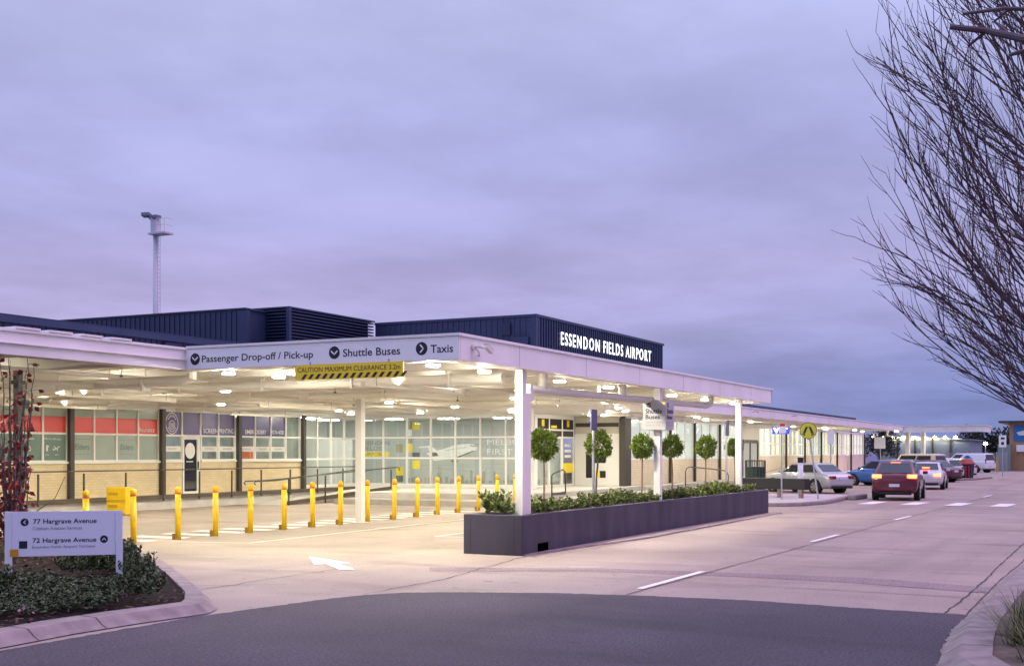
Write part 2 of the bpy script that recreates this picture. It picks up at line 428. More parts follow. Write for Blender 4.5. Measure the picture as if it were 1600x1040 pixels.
ribbon([(13.96,9.3),(16.2,9.3),(18.2,9.63),(20.4,10.0)], .016, .009)
ribbon([(15.55,6.06),(23.6,5.92),(37.7,5.77),(60,5.15)], .012, .008, .01)
ribbon([(15.48,1.94),(16.8,1.9),(19.4,1.88),(22.9,1.9),(28.2,1.9),(60,2.0)], .012, .008, .007)
ribbon([(15.42,1.68),(17.7,1.68),(20,1.67),(23,1.6),(60,1.7)], .010, .008, .005)
ribbon([(18.0,1.92),(18.05,1.68)], .012, .008); ribbon([(15.5,1.95),(15.4,1.68)], .012, .008)
ribbon([(13.6,12.3),(14.5,11.0)], .01, .008); ribbon([(17.6,11.9),(18.6,10.3)], .01, .008)
ribbon([(19.8,13.3),(19.3,15.6)], .01, .008); ribbon([(18.0,15.1),(18.0,15.9)], .012, .008)
mb.use(JOINT2)
for x in (17.3, 20.6, 25.0, 30.0, 35.0, 40.0, 44.5): ribbon([(x, 1.9),(x+.2, 5.9),(x, 9.9)], .012, .008, .01)
for x in (50, 58, 66): ribbon([(x, 1.9),(x, 9.9)], .02, .008, .01)
ribbon([(20.5,9.6),(38.6,9.6)], .012, .008, .01)
for y in (14.2, 17.9, 22.5, 26): ribbon([(21,y),(37.9,y)], .012, .008, .01)
for x in (22.0, 26.4, 30.8, 35.2): ribbon([(x,11.6),(x,28.5)], .012, .008, .01)
struct('pavement_joint', mb, JOINT)
# painted markings
mb = MB()
def line(a, b, w, z=.012):
    d = Vector((b[0]-a[0], b[1]-a[1])); n = Vector((-d.y, d.x)).normalized()*w/2
    mb.face([(a[0]+n.x, a[1]+n.y, z), (a[0]-n.x, a[1]-n.y, z), (b[0]-n.x, b[1]-n.y, z), (b[0]+n.x, b[1]+n.y, z)])
for a, b in (((16.29,6.15),(19.09,6.12)),((26.5,6.04),(29.0,6.0)),((36.1,5.85),(38.5,5.78)),((56,5.4),(58.6,5.3)),((76,5.0),(79,4.95))): line(a, b, .12)
for i in range(7): mb.sheet([(46.6,8.95-1.55*i),(46.6,8.35-1.55*i),(49.2,8.2-1.55*i),(49.2,8.8-1.55*i)], .012)
for i in range(15): mb.sheet([(19.95+1.05*i,18.95),(20.4+1.05*i,18.95),(20.4+1.05*i,20.45),(19.95+1.05*i,20.45)], .012)
line((20.7,16.7),(31,17.05),.09); line((20.7,16.7),(20.3,18.5),.07)
line((24.2,14.15),(38,14.5),.09); line((24.2,14.15),(24.45,13.0),.09)
arrow = [(18.57,13.58),(17.78,12.1),(17.56,12.2),(16.81,11.35),(16.66,11.56),(17.43,12.38),(17.24,12.5)]
mb.sheet(arrow[::-1], .012)
struct('road_marking', mb, PAINT)

# left garden bed: kerb, soil
def kerb_strip(outer, inner, h, name):
    mb = MB(); n = len(outer)
    for i in range(n-1):
        o0, o1, i0, i1 = outer[i], outer[i+1], inner[i], inner[i+1]
        m0 = (o0[0]*.62+i0[0]*.38, o0[1]*.62+i0[1]*.38); m1 = (o1[0]*.62+i1[0]*.38, o1[1]*.62+i1[1]*.38)
        q0 = (o0[0]*.85+i0[0]*.15, o0[1]*.85+i0[1]*.15); q1 = (o1[0]*.85+i1[0]*.15, o1[1]*.85+i1[1]*.15)
        for (A, za), (B, zb) in (((('o'), .012), (('q'), .045)), ((('q'), .045), (('m'), h*.93)), ((('m'), h*.93), (('i'), h))):
            D = {'o': (o0, o1), 'q': (q0, q1), 'm': (m0, m1), 'i': (i0, i1)}
            mb.face([(*D[A][0], za), (*D[A][1], za), (*D[B][1], zb), (*D[B][0], zb)])
        mb.face([(*i0, h), (*i1, h), (*i1, -.1), (*i0, -.1)])
    o = struct(name, mb, CURB)
    mj = MB()
    for i in range(n-1):
        L_ = math.dist(outer[i], outer[i+1]); k = max(1, round(L_/1.6)) if L_ > .7 else 0
        for j in range(min(k, 30)):
            t0 = (j+.5)/k; t1 = t0+.014/L_
            lp = lambda A, t: (A[i][0]+(A[i+1][0]-A[i][0])*t, A[i][1]+(A[i+1][1]-A[i][1])*t)
            def pr(t):
                a, b = lp(outer, t), lp(inner, t); f = lambda q: (a[0]*(1-q)+b[0]*q, a[1]*(1-q)+b[1]*q)
                return [(*f(0), .016), (*f(.15), .049), (*f(.38), h*.93+.004), (*f(1), h+.004)]
            A, B = pr(t0), pr(t1)
            for q in range(3): mj.face([A[q], B[q], B[q+1], A[q+1]])
    struct('kerb_joint', mj, JOINT)
    return o
outer = [(4,9.1),(8.5,9.95),(9.5,10.02),(10.4,9.98),(11.0,9.9),(11.45,9.84),(11.85,10.05),(12.55,10.75),(13.99,12.35),(15.52,14.1),(17.04,15.95),(18.4,17.55),(19.2,18.9),(19.0,20.5)]
inner = [(4,9.55),(8.5,10.38),(9.5,10.45),(10.4,10.40),(11.0,10.3),(11.42,10.25),(11.65,10.4),(12.33,11.0),(13.78,12.6),(15.3,14.35),(16.8,16.2),(18.1,17.75),(18.8,19.0),(18.6,20.4)]
kerb_strip(outer, inner, .13, 'kerb')
mb = MB(); mb.sheet(inner+[(17.8,22.5),(4,22.5)], .10); tag(mb.build('garden_soil', MULCH), kind='structure')
BED = inner+[(17.8,22.5),(4,22.5)]
def inside(p, poly):
    x, y = p; c = False; j = len(poly)-1
    for i in range(len(poly)):
        xi, yi = poly[i]; xj, yj = poly[j]
        if (yi > y) != (yj > y) and x < (xj-xi)*(y-yi)/(yj-yi)+xi: c = not c
        j = i
    return c
mb = MB(); n = 0
while n < 2600:
    x, y = random.uniform(7.5, 18), random.uniform(9.8, 20)
    if not inside((x, y), BED): continue
    a, l, w = random.uniform(0, 6.3), random.uniform(.02, .06), random.uniform(.008, .02)
    d = Vector((math.cos(a), math.sin(a), random.uniform(-.4, .4)))*l; s = Vector((-math.sin(a), math.cos(a), random.uniform(-.3, .3)))*w
    c = Vector((x, y, .115+random.uniform(0, .02)))
    mb.face([c-d-s, c+d-s, c+d+s, c-d+s]); n += 1
tag(mb.build('bark_mulch', CHIP), 'dark bark chips covering the garden bed', kind='stuff')

# right verge kerb
ro = [(-6,-6),(2,-1.6),(9,.6),(11.65,1.51),(12.83,1.6),(14.18,1.67),(15.42,1.65),(17.67,1.65),(20,1.64),(23,1.53),(40,1.6),(130,1.9)]
ri = [(-6,-6.6),(2.2,-2.15),(9.2,.12),(11.7,1.05),(12.85,1.14),(14.18,1.2),(15.42,1.19),(17.67,1.18),(20,1.17),(23,1.08),(40,1.15),(130,1.45)]
kerb_strip(ro[::-1], ri[::-1], .13, 'kerb')
mb = MB(); mb.sheet([p for p in ri]+[(130,-30),(-6,-30)], .115); struct('verge', mb, mat('verge_soil', (.10,.075,.06), .95, base2=(.16,.12,.10), scale=6, bump=.6))

# ================================================================== CANOPIES
can = thing('canopy', 'long white drive-through canopy with lettered fascia over the forecourt', 'canopy', (18.33,10.2,0))
XS, YS, XE, YL, YW = 18.33, 10.2, 39.1, 16.3, 31.05
mb = MB()
mb.prism([(XS+.02,YS+.02),(XE-.02,YS+.02),(XE-.02,YW),(2,YW),(2,YL+.02),(XS+.02,YL+.02)], 3.84, 3.95)
mb.build('roof', CEIL, can)
def fascia(name, pts, z0, z1, t=.05, par=can, cap=True):
    mb = MB()
    for (a, b) in zip(pts, pts[1:]):
        a, b = Vector(a), Vector(b); d = (b-a).normalized(); n = Vector((d.y, -d.x))
        q = [a, b, b-n*t, a-n*t]
        mb.prism([(p.x, p.y) for p in q][::-1], z0, z1)
        if cap:
            q = [a+n*.035-d*.035, b+n*.035+d*.035, b-n*.12, a-n*.12]
            mb.prism([(p.x, p.y) for p in q][::-1], z1+.002, z1+.05)
    return mb.build(name, FASC, par)
fascia('fascia', [(XS,YS),(XE,YS),(XE,14.5)], 3.54, 3.95)
fascia('fascia', [(2,YL),(XS-.004,YL)], 3.55, 3.93)
mb = MB(); mb.box(2,XS-.06,YL-.05,YL-.002,3.73,3.745); mb.box(XS-.06,XS-.002,YS+.006,YL-.002,3.54,3.95); mb.box(XS-.1,XS+.1,YS-.03,YL-.06,3.953,4.0)
for x in (14.2, 14.9, 15.6, 16.3): mb.box(x, x+.5, YL-.05, YL+.3, 3.985, 4.02)
mb.build('trim', FASC, can)
# joints on the street fascia (fine seams)
mb = MB()
for x in (20.6, 23.8, 27, 30.2, 33.4, 36.6): mb.box(x, x+.008, YS-.004, YS-.001, 3.545, 3.95)
mb.build('seam', mat('seam_grey', (.4,.4,.42), .7), can)
# soffit edge strip + beams
mb = MB()
mb.box(XS+.06, XE-.06, YS+.06, YS+.5, 3.545, 3.84)
mb.box(2, XS+.05, YL+.06, YL+.5, 3.56, 3.84)
mb.box(XS+.06, XS+.45, YS+.5, YL+.55, 3.545, 3.84)
mb.build('edge_beam', CEIL, can)
for i, x in enumerate((5.5, 8.5, 11.5, 14.5, 17.2)):
    MB().box(x, x+.18, YL+.5, YW, 3.56, 3.84).build('beam', CEIL, can)
for x in (20.9, 23.4, 25.9, 28.4, 30.9, 33.4, 35.9, 38.4):
    MB().box(x, x+.16, YS+.5, YW, 3.58, 3.84).build('beam', CEIL, can)
for y in (18.85, 25.0):
    mb = MB(); mb.box(2.2, XE-.1, y-.09, y+.09, 3.50, 3.575); mb.build('girder', CEIL, can)
# columns
def column(x, y, par, z0=0, z1=3.54, s=.17, base=True):
    mb = MB(); mb.box(x-s/2, x+s/2, y-s/2, y+s/2, z0, z1)
    if base: mb.box(x-s*.9, x+s*.9, y-s*.9, y+s*.9, z0, z0+.02)
    return mb.build('column', WHITE, par, bevel=.008)
for x, y in ((21.11,10.42),(28.87,10.42),(36.05,10.42)): column(x, y, can, z0=.5)
for x, y in ((28.2,18.88),(39.0,18.88)): column(x, y, can, z1=3.5, s=.2)
mb = MB(); mb.box(16.49,16.61,18.84,18.96,0,3.5); mb.box(16.45,16.7,18.76,18.83,2.78,2.95); mb.box(16.46,16.64,18.81,18.99,3.25,3.32); mb.build('column', BLACK, can)
# cladding around the corner column (downpipe box)
mb = MB(); mb.box(21.2,21.42,10.345,10.515,.5,3.1); mb.box(21.422,21.56,10.36,10.5,2.95,3.28)
mb.build('downpipe_box', WHITE, can, bevel=.02)
# drain pipe under the street fascia
mb = MB(); mb.tube([(21.45,10.6,3.2),(24,10.6,3.22),(29,10.6,3.25),(33.4,10.6,3.27),(33.75,10.6,3.33),(33.85,10.6,3.55)], .085, 12)
for x in (22.5, 26.9, 29.6): mb.tube([(x,10.6,3.23),(x,10.6,3.6)], .09, 12)
mb.build('drain_pipe', CEIL, can, smooth=True)
# service pipes
pipes = [([(13.9,19.9,3.42),(15,20.0,3.44),(16.5,20.0,3.4),(38,20.0,3.4)], .045), ([(16,23.1,3.42),(38,23.1,3.42)], .05), ([(22,13.4,3.42),(38.6,13.4,3.42)], .04),
         ([(21.9,11.2,3.45),(21.9,30.5,3.45)], .11), ([(26.9,11.2,3.45),(26.9,30.5,3.45)], .09), ([(19.6,17.3,3.84),(19.6,17.3,3.5),(19.6,17.5,3.44),(19.6,21,3.42),(19.6,21.3,3.38),(19.6,30,3.36)], .11), ([(33.2,12,3.46),(33.2,30,3.46)], .08), ([(10,26.2,3.4),(20,26.2,3.4)], .06)]
for pts, r in pipes:
    mb = MB(); mb.tube(pts, r, 10)
    a, b = Vector(pts[0]), Vector(pts[-1]); n = max(2, int((b-a).length/2.4))
    for i in range(n):
        p = a.lerp(b, (i+.5)/n); z = pts[-1][2]
        mb.tube([(p.x, p.y, z), (p.x, p.y, 3.84)], .012, 5)
        mb.obox((p.x, p.y, z), (.05 if abs(b.x-a.x) > 1 else 2.4*r, 2.4*r if abs(b.x-a.x) > 1 else .05, 2.3*r))
    mb.build('service_pipe', CEIL, can)
mb = MB()
for x, y in ((14.6,17.6),(17.5,17.2),(16.4,21),(24.6,17.2),(30,16.8),(31.6,21.4),(23,21.2),(27,23.6),(35,16)):
    mb.tube([(x,y,3.84),(x,y,3.42)], .008, 5); mb.lathe((x,y,3.39), [(.02,0),(.05,.01),(.01,.04)], 8)
mb.build('sprinkler', POST, can)
for i, (x0, x1, y) in enumerate(((12,16.2,20.6),(20.5,24.5,13.6),(21,25,22.6),(28.5,32.5,22.6),(29.5,33.5,13.6),(24.5,28.5,28.6),(34.5,38,28.6))):
    t = thing('batten_light', f'long slim batten light hung under the big canopy, number {i+1} counted from the left', 'batten light', (x0,y,3.4), 'batten lights under the big canopy')
    mb = MB(); mb.box(x0, x1, y, y+.10, 3.28, 3.31); mb.box(x0, x1, y, y+.015, 3.311, 3.37); mb.box(x0, x1, y+.085, y+.1, 3.311, 3.37); mb.box(x0, x0+.015, y+.016, y+.084, 3.311, 3.37); mb.box(x1-.015, x1, y+.016, y+.084, 3.311, 3.37)
    mb.build('housing', CEIL, t)
    for xx in (x0+.4, x1-.4): MB().tube([(xx,y-.008,3.3),(xx,y-.008,3.84)], .005, 5).build('hanger', POST, t)
    MB().box(x0+.05, x1-.05, y+.025, y+.075, 3.316, 3.335).build('tube', UPL, t)
# fascia lettering and arrows
mb = MB().use(SIGNW); mb.box(XS-.075, XS-.062, YS+.02, YL-.07, 3.552, 3.94); mb.build('sign_panel', SIGNW, can)
pl = XS-.079
for txt, a, b, z0, z1 in (('Passenger Drop-off / Pick-up',15.86,13.25,3.635,3.81),('Shuttle Buses',12.59,11.38,3.67,3.81),('Taxis',10.76,10.31,3.67,3.81)):
    mb = MB(); text_on(mb, txt, 'X', pl, a, b, z0, z1, .010); mb.build('lettering', INK, can)
for k, (cy, cz) in enumerate(((16.03,3.745),(12.78,3.752),(10.94,3.755))):
    mb = MB().use(INK); disc_on(mb, 'X', pl, cy, cz, -.118, .115); mb.use(SIGNW)
    for q in (-1, 1):
        if k < 2: bar2d(mb, 'X', pl-.003, (cy+q*.07, 3.785), (cy-q*.008, 3.71), .026)
        else: bar2d(mb, 'X', pl-.003, (10.97, 3.755+q*.07), (10.895, 3.755-q*.008), .026)
    mb.build('arrow_symbol', INK, can)

cl = thing('clearance_sign', 'yellow and black striped board reading caution maximum clearance 3.2m', 'sign', (XS,12.47,3.28))
mb = MB(); mb.box(XS-.10, XS-.085, 11.3, 13.64, 3.275, 3.545); mb.build('board', YSIGN, cl)
mb = MB(); pl2 = XS-.104
text_on(mb, 'CAUTION MAXIMUM CLEARANCE 3.2m', 'X', pl2, 13.58, 11.36, 3.41, 3.50, .0)
for i in range(15):
    y = 13.5-.153*i
    poly_on(mb, 'X', pl2, [(y, 3.285), (y-.07, 3.285), (y-.145, 3.375), (y-.075, 3.375)][::-1])
mb.build('lettering', INK, cl)
mb = MB(); [mb.box(XS-.08, XS-.05, y, y+.03, 3.5, 3.6) for y in (11.6, 13.3)]; mb.build('bracket', STEEL, cl)

# security camera on the canopy corner
cc = thing('security_camera', 'white security camera on bracket at the canopy fascia corner', 'camera', (18.6,10.19,3.7))
MB().lathe((18.75,10.17,3.8), [(.07,-.02),(.07,.0),(.055,.03)], 12, 'Y').build('mount', WHITE, cc)
mb = MB(); mb.tube([(18.75,10.15,3.8),(18.75,10.03,3.79),(18.9,10.0,3.775)], .025, 8); mb.build('arm', WHITE, cc)
mb = MB(); mb.obox((18.98,10.0,3.765), (.24,.075,.07), 0, R(24)); mb.obox((18.985,10.0,3.806), (.25,.085,.01), 0, R(24)); mb.build('housing', WHITE, cc, bevel=.02)
mb = MB(); mb.tube([(18.72,10.13,3.78),(18.71,10.05,3.69),(18.74,10.06,3.63),(18.8,10.12,3.64)], .012, 6); mb.build('cable', STEEL, cc)

# ceiling lights
def ceiling_light(x, y, z, label, group):
    t = thing('ceiling_light', label, 'ceiling light', (x,y,z), group)
    MB().lathe((x,y,z-.03), [(.14,.03),(.14,-.005),(.125,-.01)], 20).build('housing', FRAME, t, smooth=False)
    MB().lathe((x,y,z-.045), [(.12,.0),(.115,-.014),(.08,-.02),(.03,-.022)], 16).build('diffuser', LAMP, t, smooth=True)
    return t
rows = [('street edge', 11.0, (18.75,20.7,24.2,27.0,31.6,34.6,37.6)), ('second', 15.75, (18.9,20.5,24.3,28,31.5,35,38)), ('middle', 20.6, (9.5,13,16.3,20.2,24.6,28.9,32.4,36.6)), ('rear', 26.4, (12.5,16,20.2,23.9,27.6,31.3,35,38))]
proto = None
for rn, y, xs in rows:
    for i, x in enumerate(xs):
        lab = f'round lit ceiling light, {ORD[i]} from left, {rn} row under the big canopy'
        z = 3.54 if (rn == 'street edge' or x < 19) else 3.56
        if proto is None: proto = ceiling_light(x, y, z, lab, 'round lights under the big canopy')
        else:
            c = copy_tree(proto); c.location = (x, y, z); c['label'] = lab

# second canopy along the right wing, then the cross canopy at its far end
c2 = thing('canopy', 'low white canopy running along the right wing wall with spotlights', 'canopy', (39.2,14.6,0))
MB().prism([(39.16,14.62),(93.6,14.62),(93.6,20.35),(52.4,20.35),(52.4,22.85),(46.5,22.85),(46.5,31.05),(39.16,31.05)], 3.62, 3.86).build('roof', CEIL, c2)
fascia('fascia', [(39.16,14.6),(93.6,14.6)], 3.5, 3.86, par=c2)
for x in (49, 60, 71, 82): MB().box(x, x+.15, 14.7, 20.3, 3.5, 3.62).build('beam', CEIL, c2)
for x in (41.5, 56): MB().tube([(x,17,3.44),(x+9,17,3.44)], .05, 8).build('service_pipe', CEIL, c2)
mb = MB()
for x in (52.5,59.5): mb.tube([(x,14.55,3.7),(x,14.45,3.74),(x+.5,14.42,3.72)], .012, 6)
mb.build('bracket', POST, c2)
proto2 = None
for i, x in enumerate((41.5, 45, 49.8, 54, 58.5, 63, 67.5, 72, 76.5, 81, 86, 91)):
    lab = f'small spotlight under the right wing canopy, {ORD[i]} from the left'
    y = 17.6 if i % 2 else 18.6
    if x < 44: y = 16.5
    if proto2 is None:
        proto2 = ceiling_light(x, y, 3.6, lab, 'lights under the right wing canopy'); proto2.scale = (.95,.95,.8)
    else:
        c = copy_tree(proto2); c.location = (x, y, 3.6); c['label'] = lab
for i, (x, y) in enumerate(((42.6,29),(42.6,25.6),(43,21.6),(48.6,20.6))):
    c = copy_tree(proto); c.location = (x, y, 3.6); c['label'] = f'round lit ceiling light over the glass lobby porch, {ORD[i]} from the rear'; c['group'] = 'lights over the porch'
c3 = thing('canopy', 'far white flat canopy on columns reaching out over the parked cars', 'canopy', (93.7,14.6,0))
MB().prism([(93.7,9),(98,9),(98,20.3),(93.7,20.3)], 3.6, 3.86).build('roof', CEIL, c3)
fascia('fascia', [(93.7,14.6),(93.7,8.95),(98,8.95)][::-1], 3.42, 3.86, par=c3)
for x, y in ((95,14.5),(96.2,14.6),(95,13.4),(96.2,13.5)): column(x, y, c3, z1=3.6, s=.26)
mb = MB(); mb.box(94.3,94.5,14.9,15.9,3.1,3.2); mb.box(94.3,94.5,14.9,15.0,3.1,3.6); mb.box(94.3,94.5,15.8,15.9,3.1,3.6); mb.build('frame', CEIL, c3)
for i, (x, y) in enumerate(((95.5,15.4),(96,12),(96,18))):
    c = copy_tree(proto2); c.location = (x, y, 3.58); c['label'] = f'light under the far cross canopy, {ORD[i]} from the left'; c['group'] = 'lights under the far canopy'

# ================================================================== TERMINAL BUILDING
tb = thing('terminal_building', 'long airport terminal with cream brick, shop windows and navy ribbed upper storey', 'building', (33,31,0))
FZ, W = .40, 31.1
# raised walkways (structures) and steps
mb = MB(); mb.prism([(8,29.3),(43.2,29.3),(43.2,31.4),(8,31.4)], -.1, FZ); struct('path', mb, CONC2)
mb = MB(); mb.prism([(39.4,19.6),(52.6,19.6),(52.6,22.95),(46.6,22.95),(46.6,31.4),(43.2,31.4),(43.2,26.6),(39.4,26.6)], -.1, FZ)
mb.prism([(52.6,19.2),(112,19.2),(112,20.45),(52.6,20.45)], -.1, FZ-.002); struct('pavement', mb, CONC2)
mb = MB(); mb.prism([(38,18.3),(60,18.3),(60,19.19),(52.6,19.19),(52.6,19.59),(39.39,19.59),(39.39,26.6),(38,26.6)], -.1, .2); struct('path', mb, mat('step_concrete', (.34,.31,.29), .85, base2=(.42,.39,.36), scale=2))
mb = MB()
mb.add([(36.2,27.55,.004),(43.2,27.55,.004),(43.2,29.28,.004),(36.2,29.28,.004),(43.2,27.55,.398),(43.2,29.28,.398)], [(0,1,4),(3,5,2),(0,4,5,3),(1,2,5,4)]); struct('path', mb, CONC2)

def win_frame(name, x0, x1, zs, n, y, par, t=.07, d=.1, bottom=None):
    """frame of n panes between x0,x1 and the heights in zs"""
    mb = MB()
    for z in zs: mb.box(x0, x1, y-d/2, y+d/2, z-t/2, z+t/2)
    for i in range(n+1):
        x = x0+(x1-x0)*i/n
        for a, b in zip(zs, zs[1:]): mb.box(max(x0, x-t/2), min(x1, x+t/2), y-d/2+.003, y+d/2-.003, a+t/2, b-t/2)
    return mb.build(name, FRAME, par)
def pane(x0, x1, z0, z1, y, m, par):
    mb = MB(); mb.box(x0, x1, y, y+.012, z0, z1); return mb.build('pane', m, par)
BAYS = [(16.65,20.8),(20.9,25.05),(25.15,29.2),(29.35,33.45),(33.65,37.7),(37.9,41.9)]
for bi, (x0, x1) in enumerate(BAYS):
    insurance = bi < 4
    door = bi == 4
    n = 4; w = (x1-x0)/n
    if door:
        MB().box(x0, x0+w, W-.03, W+.2, FZ, 1.6).build('brick_wall', BRICKX, tb); MB().box(x0+2*w, x1, W-.03, W+.2, FZ, 1.6).build('brick_wall', BRICKX, tb)
    else: MB().box(x0, x1, W-.03, W+.2, FZ, 1.6).build('brick_wall', BRICKX, tb)
    wf = win_frame('window', x0, x1, (1.65, 2.56, 3.46), n, W, tb) if not door else win_frame('window', x0, x1, (2.56, 3.46), n, W, tb)
    mb = MB()
    if door:
        for i in (0, 2, 3):
            mb.box(x0+i*w, x0+(i+1)*w, W-.05, W+.05, 1.6, 1.69); mb.box(x0+i*w, x0+i*w+.07, W-.047, W+.047, 1.69, 2.525); mb.box(x0+(i+1)*w-.035, x0+(i+1)*w, W-.046, W+.046, 1.69, 2.525)
        mb.box(x0, x0+w, W-.10, W-.05, 1.58, 1.64); mb.box(x0+2*w, x1, W-.10, W-.05, 1.58, 1.64)
    else: mb.box(x0-.02, x1+.02, W-.12, W-.05, 1.57, 1.64)
    mb.build('sill', FRAME, wf)
    for i in range(n):
        a, b = x0+i*w+.03, x0+(i+1)*w-.03
        if insurance:
            pane(a, b, 3.12, 3.43, W, GREENF, wf); pane(a, b, 2.59, 3.117, W, REDF, wf)
            pane(a, b, 1.68, 2.53, W, TEALF if bi < 3 else GREENF, wf)
        else:
            pane(a, b, 2.59, 3.43, W, NAVYF if not (bi == 5 and i == 3) else GLASS, wf)
            if not (door and i == 1):
                pane(a, b, 1.68, 2.53, W, GLASS, wf)
                if not (bi == 5 and i == 3): MB().box(a, b, W-.012, W-.004, 1.97, 2.17).build('film_band', WHITEF, wf)
    if door:
        dr = MB(); a, b = x0+w, x0+2*w
        dr.box(a+.04, a+.11, W-.05, W+.05, FZ, 2.52); dr.box(b-.2, b-.04, W-.05, W+.05, FZ, 2.52); dr.box(a+.11, b-.2, W-.05, W+.05, 2.42, 2.52); dr.box(a+.11, b-.2, W-.05, W+.05, FZ, .5)
        d = dr.build('door', FRAME, tb)
        MB().box(a+.11, b-.2, W-.01, W+.01, .5, 2.42).build('pane', GLASSD, d)
        mb = MB(); disc_on(mb, 'Y', W-.016, (a+b)/2-.05, 2.0, .27, .30); mb.box(a+.25, b-.4, W-.016, W-.014, 1.58, 1.62); mb.build('emblem', WHITEF, d)
        MB().box(b-.19, b-.15, W-.09, W-.05, 1.35, 1.6).build('handle', POST, d)
# lettering on the shop glass
mb = MB().use(WHITEF); fl = W-.017
text_on(mb, 'Insurance', 'Y', fl, 32.5, 33.25, 2.66, 2.84, .004)
mb.use(TEALF)
for c in (29.86, 31.9): text_on(mb, 'Elders', 'Y', fl, c-.3, c+.3, 2.03, 2.22, .01)
for c in (29.86, 31.9):
    for z in (1.88, 2.38): mb.box(c-.36, c+.36, fl-.001, fl, z, z+.008)
mb.use(WHITEF)
text_on(mb, "We're with you", 'Y', fl, 28.25, 28.95, 2.33, 2.42, .004)
text_on(mb, 'for your needs', 'Y', fl, 27.25, 27.85, 2.33, 2.42, .004)
for cx in (27.55,):                                  # van outline
    for a, b in (((-.16,0),(.16,0)),((-.16,0),(-.16,.17)),((-.16,.17),(.08,.17)),((.08,.17),(.16,.08)),((.16,.08),(.16,0))): bar2d(mb, 'Y', fl, (cx+a[0], 2.0+a[1]), (cx+b[0], 2.0+b[1]), .022)
    for q in (-.08, .08): disc_on(mb, 'Y', fl, cx+q, 2.0, .035, .035, 10)
mb.box(28.33, 28.41, fl-.001, fl, 1.98, 2.18); mb.box(28.35, 28.46, fl-.001, fl, 2.12, 2.16)
for a, b in (((-.13,-.05),(.14,.08)),((-.02,0),(-.1,.09)),((.02,.02),(.05,-.08)),((-.12,-.05),(-.15,.02))): bar2d(mb, 'Y', fl, (28.76+a[0], 2.06+a[1]), (28.76+b[0], 2.06+b[1]), .03)
for cx in (27.55, 28.38, 28.76): mb.box(cx-.08, cx+.08, fl-.001, fl, 1.86, 1.872)
text_on(mb, 'SCREEN', 'Y', fl, 35.85, 36.66, 2.67, 2.85, .01); text_on(mb, 'PRINTING', 'Y', fl, 36.74, 37.6, 2.67, 2.85, .01)
text_on(mb, 'EMBR', 'Y', fl, 38.3, 38.87, 2.67, 2.84, .01); text_on(mb, 'OIDERY', 'Y', fl, 38.94, 39.62, 2.67, 2.84, .01)
text_on(mb, '9374 4700', 'Y', fl, 39.96, 40.8, 2.67, 2.84, .01)
ecx, ecz = 34.15, 3.0                               # oval emblem of line work
for k in range(40):
    t0, t1 = 2*math.pi*k/40, 2*math.pi*(k+1)/40
    bar2d(mb, 'Y', fl, (ecx+.32*math.cos(t0), ecz+.38*math.sin(t0)), (ecx+.32*math.cos(t1), ecz+.38*math.sin(t1)), .025)
for k in range(24):
    t0, t1 = 2*math.pi*k/24, 2*math.pi*(k+1)/24
    bar2d(mb, 'Y', fl, (ecx+.15*math.cos(t0), ecz-.05+.15*math.sin(t0)), (ecx+.15*math.cos(t1), ecz-.05+.15*math.sin(t1)), .022)
for k in range(7):
    t0 = R(35+k*18); bar2d(mb, 'Y', fl, (ecx+.2*math.cos(t0), ecz+.24*math.sin(t0)), (ecx+.27*math.cos(t0), ecz+.32*math.sin(t0)), .03)
    t0 = R(215+k*18); bar2d(mb, 'Y', fl, (ecx+.2*math.cos(t0), ecz+.26*math.sin(t0)), (ecx+.27*math.cos(t0), ecz+.32*math.sin(t0)), .03)
for dx in (-.05, .02, .08): bar2d(mb, 'Y', fl, (ecx+dx, ecz-.14), (ecx+dx-.02, ecz+.02), .025)
mb.use(GREYINK)
for c, s in ((34.15,'CAPS & SHIRTS'),(36.2,'TOWELS'),(37.2,'UNIFORMS'),(38.4,'SCHOOLS'),(39.4,'TRADIES'),(40.4,'WORKWEAR')):
    text_on(mb, s, 'Y', fl-.001, c-.27, c+.27, 2.04, 2.11)
mb.build('lettering', WHITEF, tb)
# posts, bulkhead
for x in (16.6, 20.85, 25.1, 29.27, 33.55, 37.8, 42.0): MB().box(x-.09, x+.09, W-.2, W-.056, FZ, 3.5).build('post', POST, tb)
MB().box(8, 46.2, W-.02, W+.2, 3.5, 3.84).build('bulkhead', WHITE, tb)
MB().box(8, 16.6, W-.02, W+.2, FZ, 3.5).build('brick_wall', BRICKX, tb)
# shop interiors
mb = MB(); mb.box(33.6, 41.95, 34.6, 34.7, FZ, 3.5); mb.box(41.95, 42.05, W+.06, 34.7, FZ, 3.5); mb.box(33.5, 33.6, W+.06, 34.7, FZ, 3.5); mb.build('interior_wall', INTSHOP, tb)
MB().box(33.6, 41.95, W+.21, 34.6, 3.42, 3.47).build('interior_ceiling', INT, tb); MB().box(33.6, 41.95, W+.21, 34.6, FZ-.1, FZ-.002).build('interior_floor', INTF, tb)
MB().box(34.2, 41.5, 31.9, 32.4, 3.38, 3.41).build('interior_lamp', mat('shop_lamp', (1,1,1), .4, emit=(1,.97,.88), estr=9), tb)
for nm, x, y, w_, h, c in (('fabric_roll', 34.1, 32.2, .5, .95, (.55,.55,.12)), ('carton', 36.9, 32.5, .55, 1.05, (.65,.08,.04)), ('carton', 40.35, 32.4, .3, 1.0, (.7,.17,.04)), ('fabric_roll', 34.5, 32.4, .35, 1.0, (.5,.3,.3)), ('carton', 38.6, 32.6, .6, .9, (.2,.22,.2))):
    MB().box(x-w_/2, x+w_/2, y, y+.4, FZ+.5, FZ+.8+h).use(mat(f'{nm}_{x}', c, .7)).build('shop_stock', MATS[f'{nm}_{x}'], tb, bevel=.02)
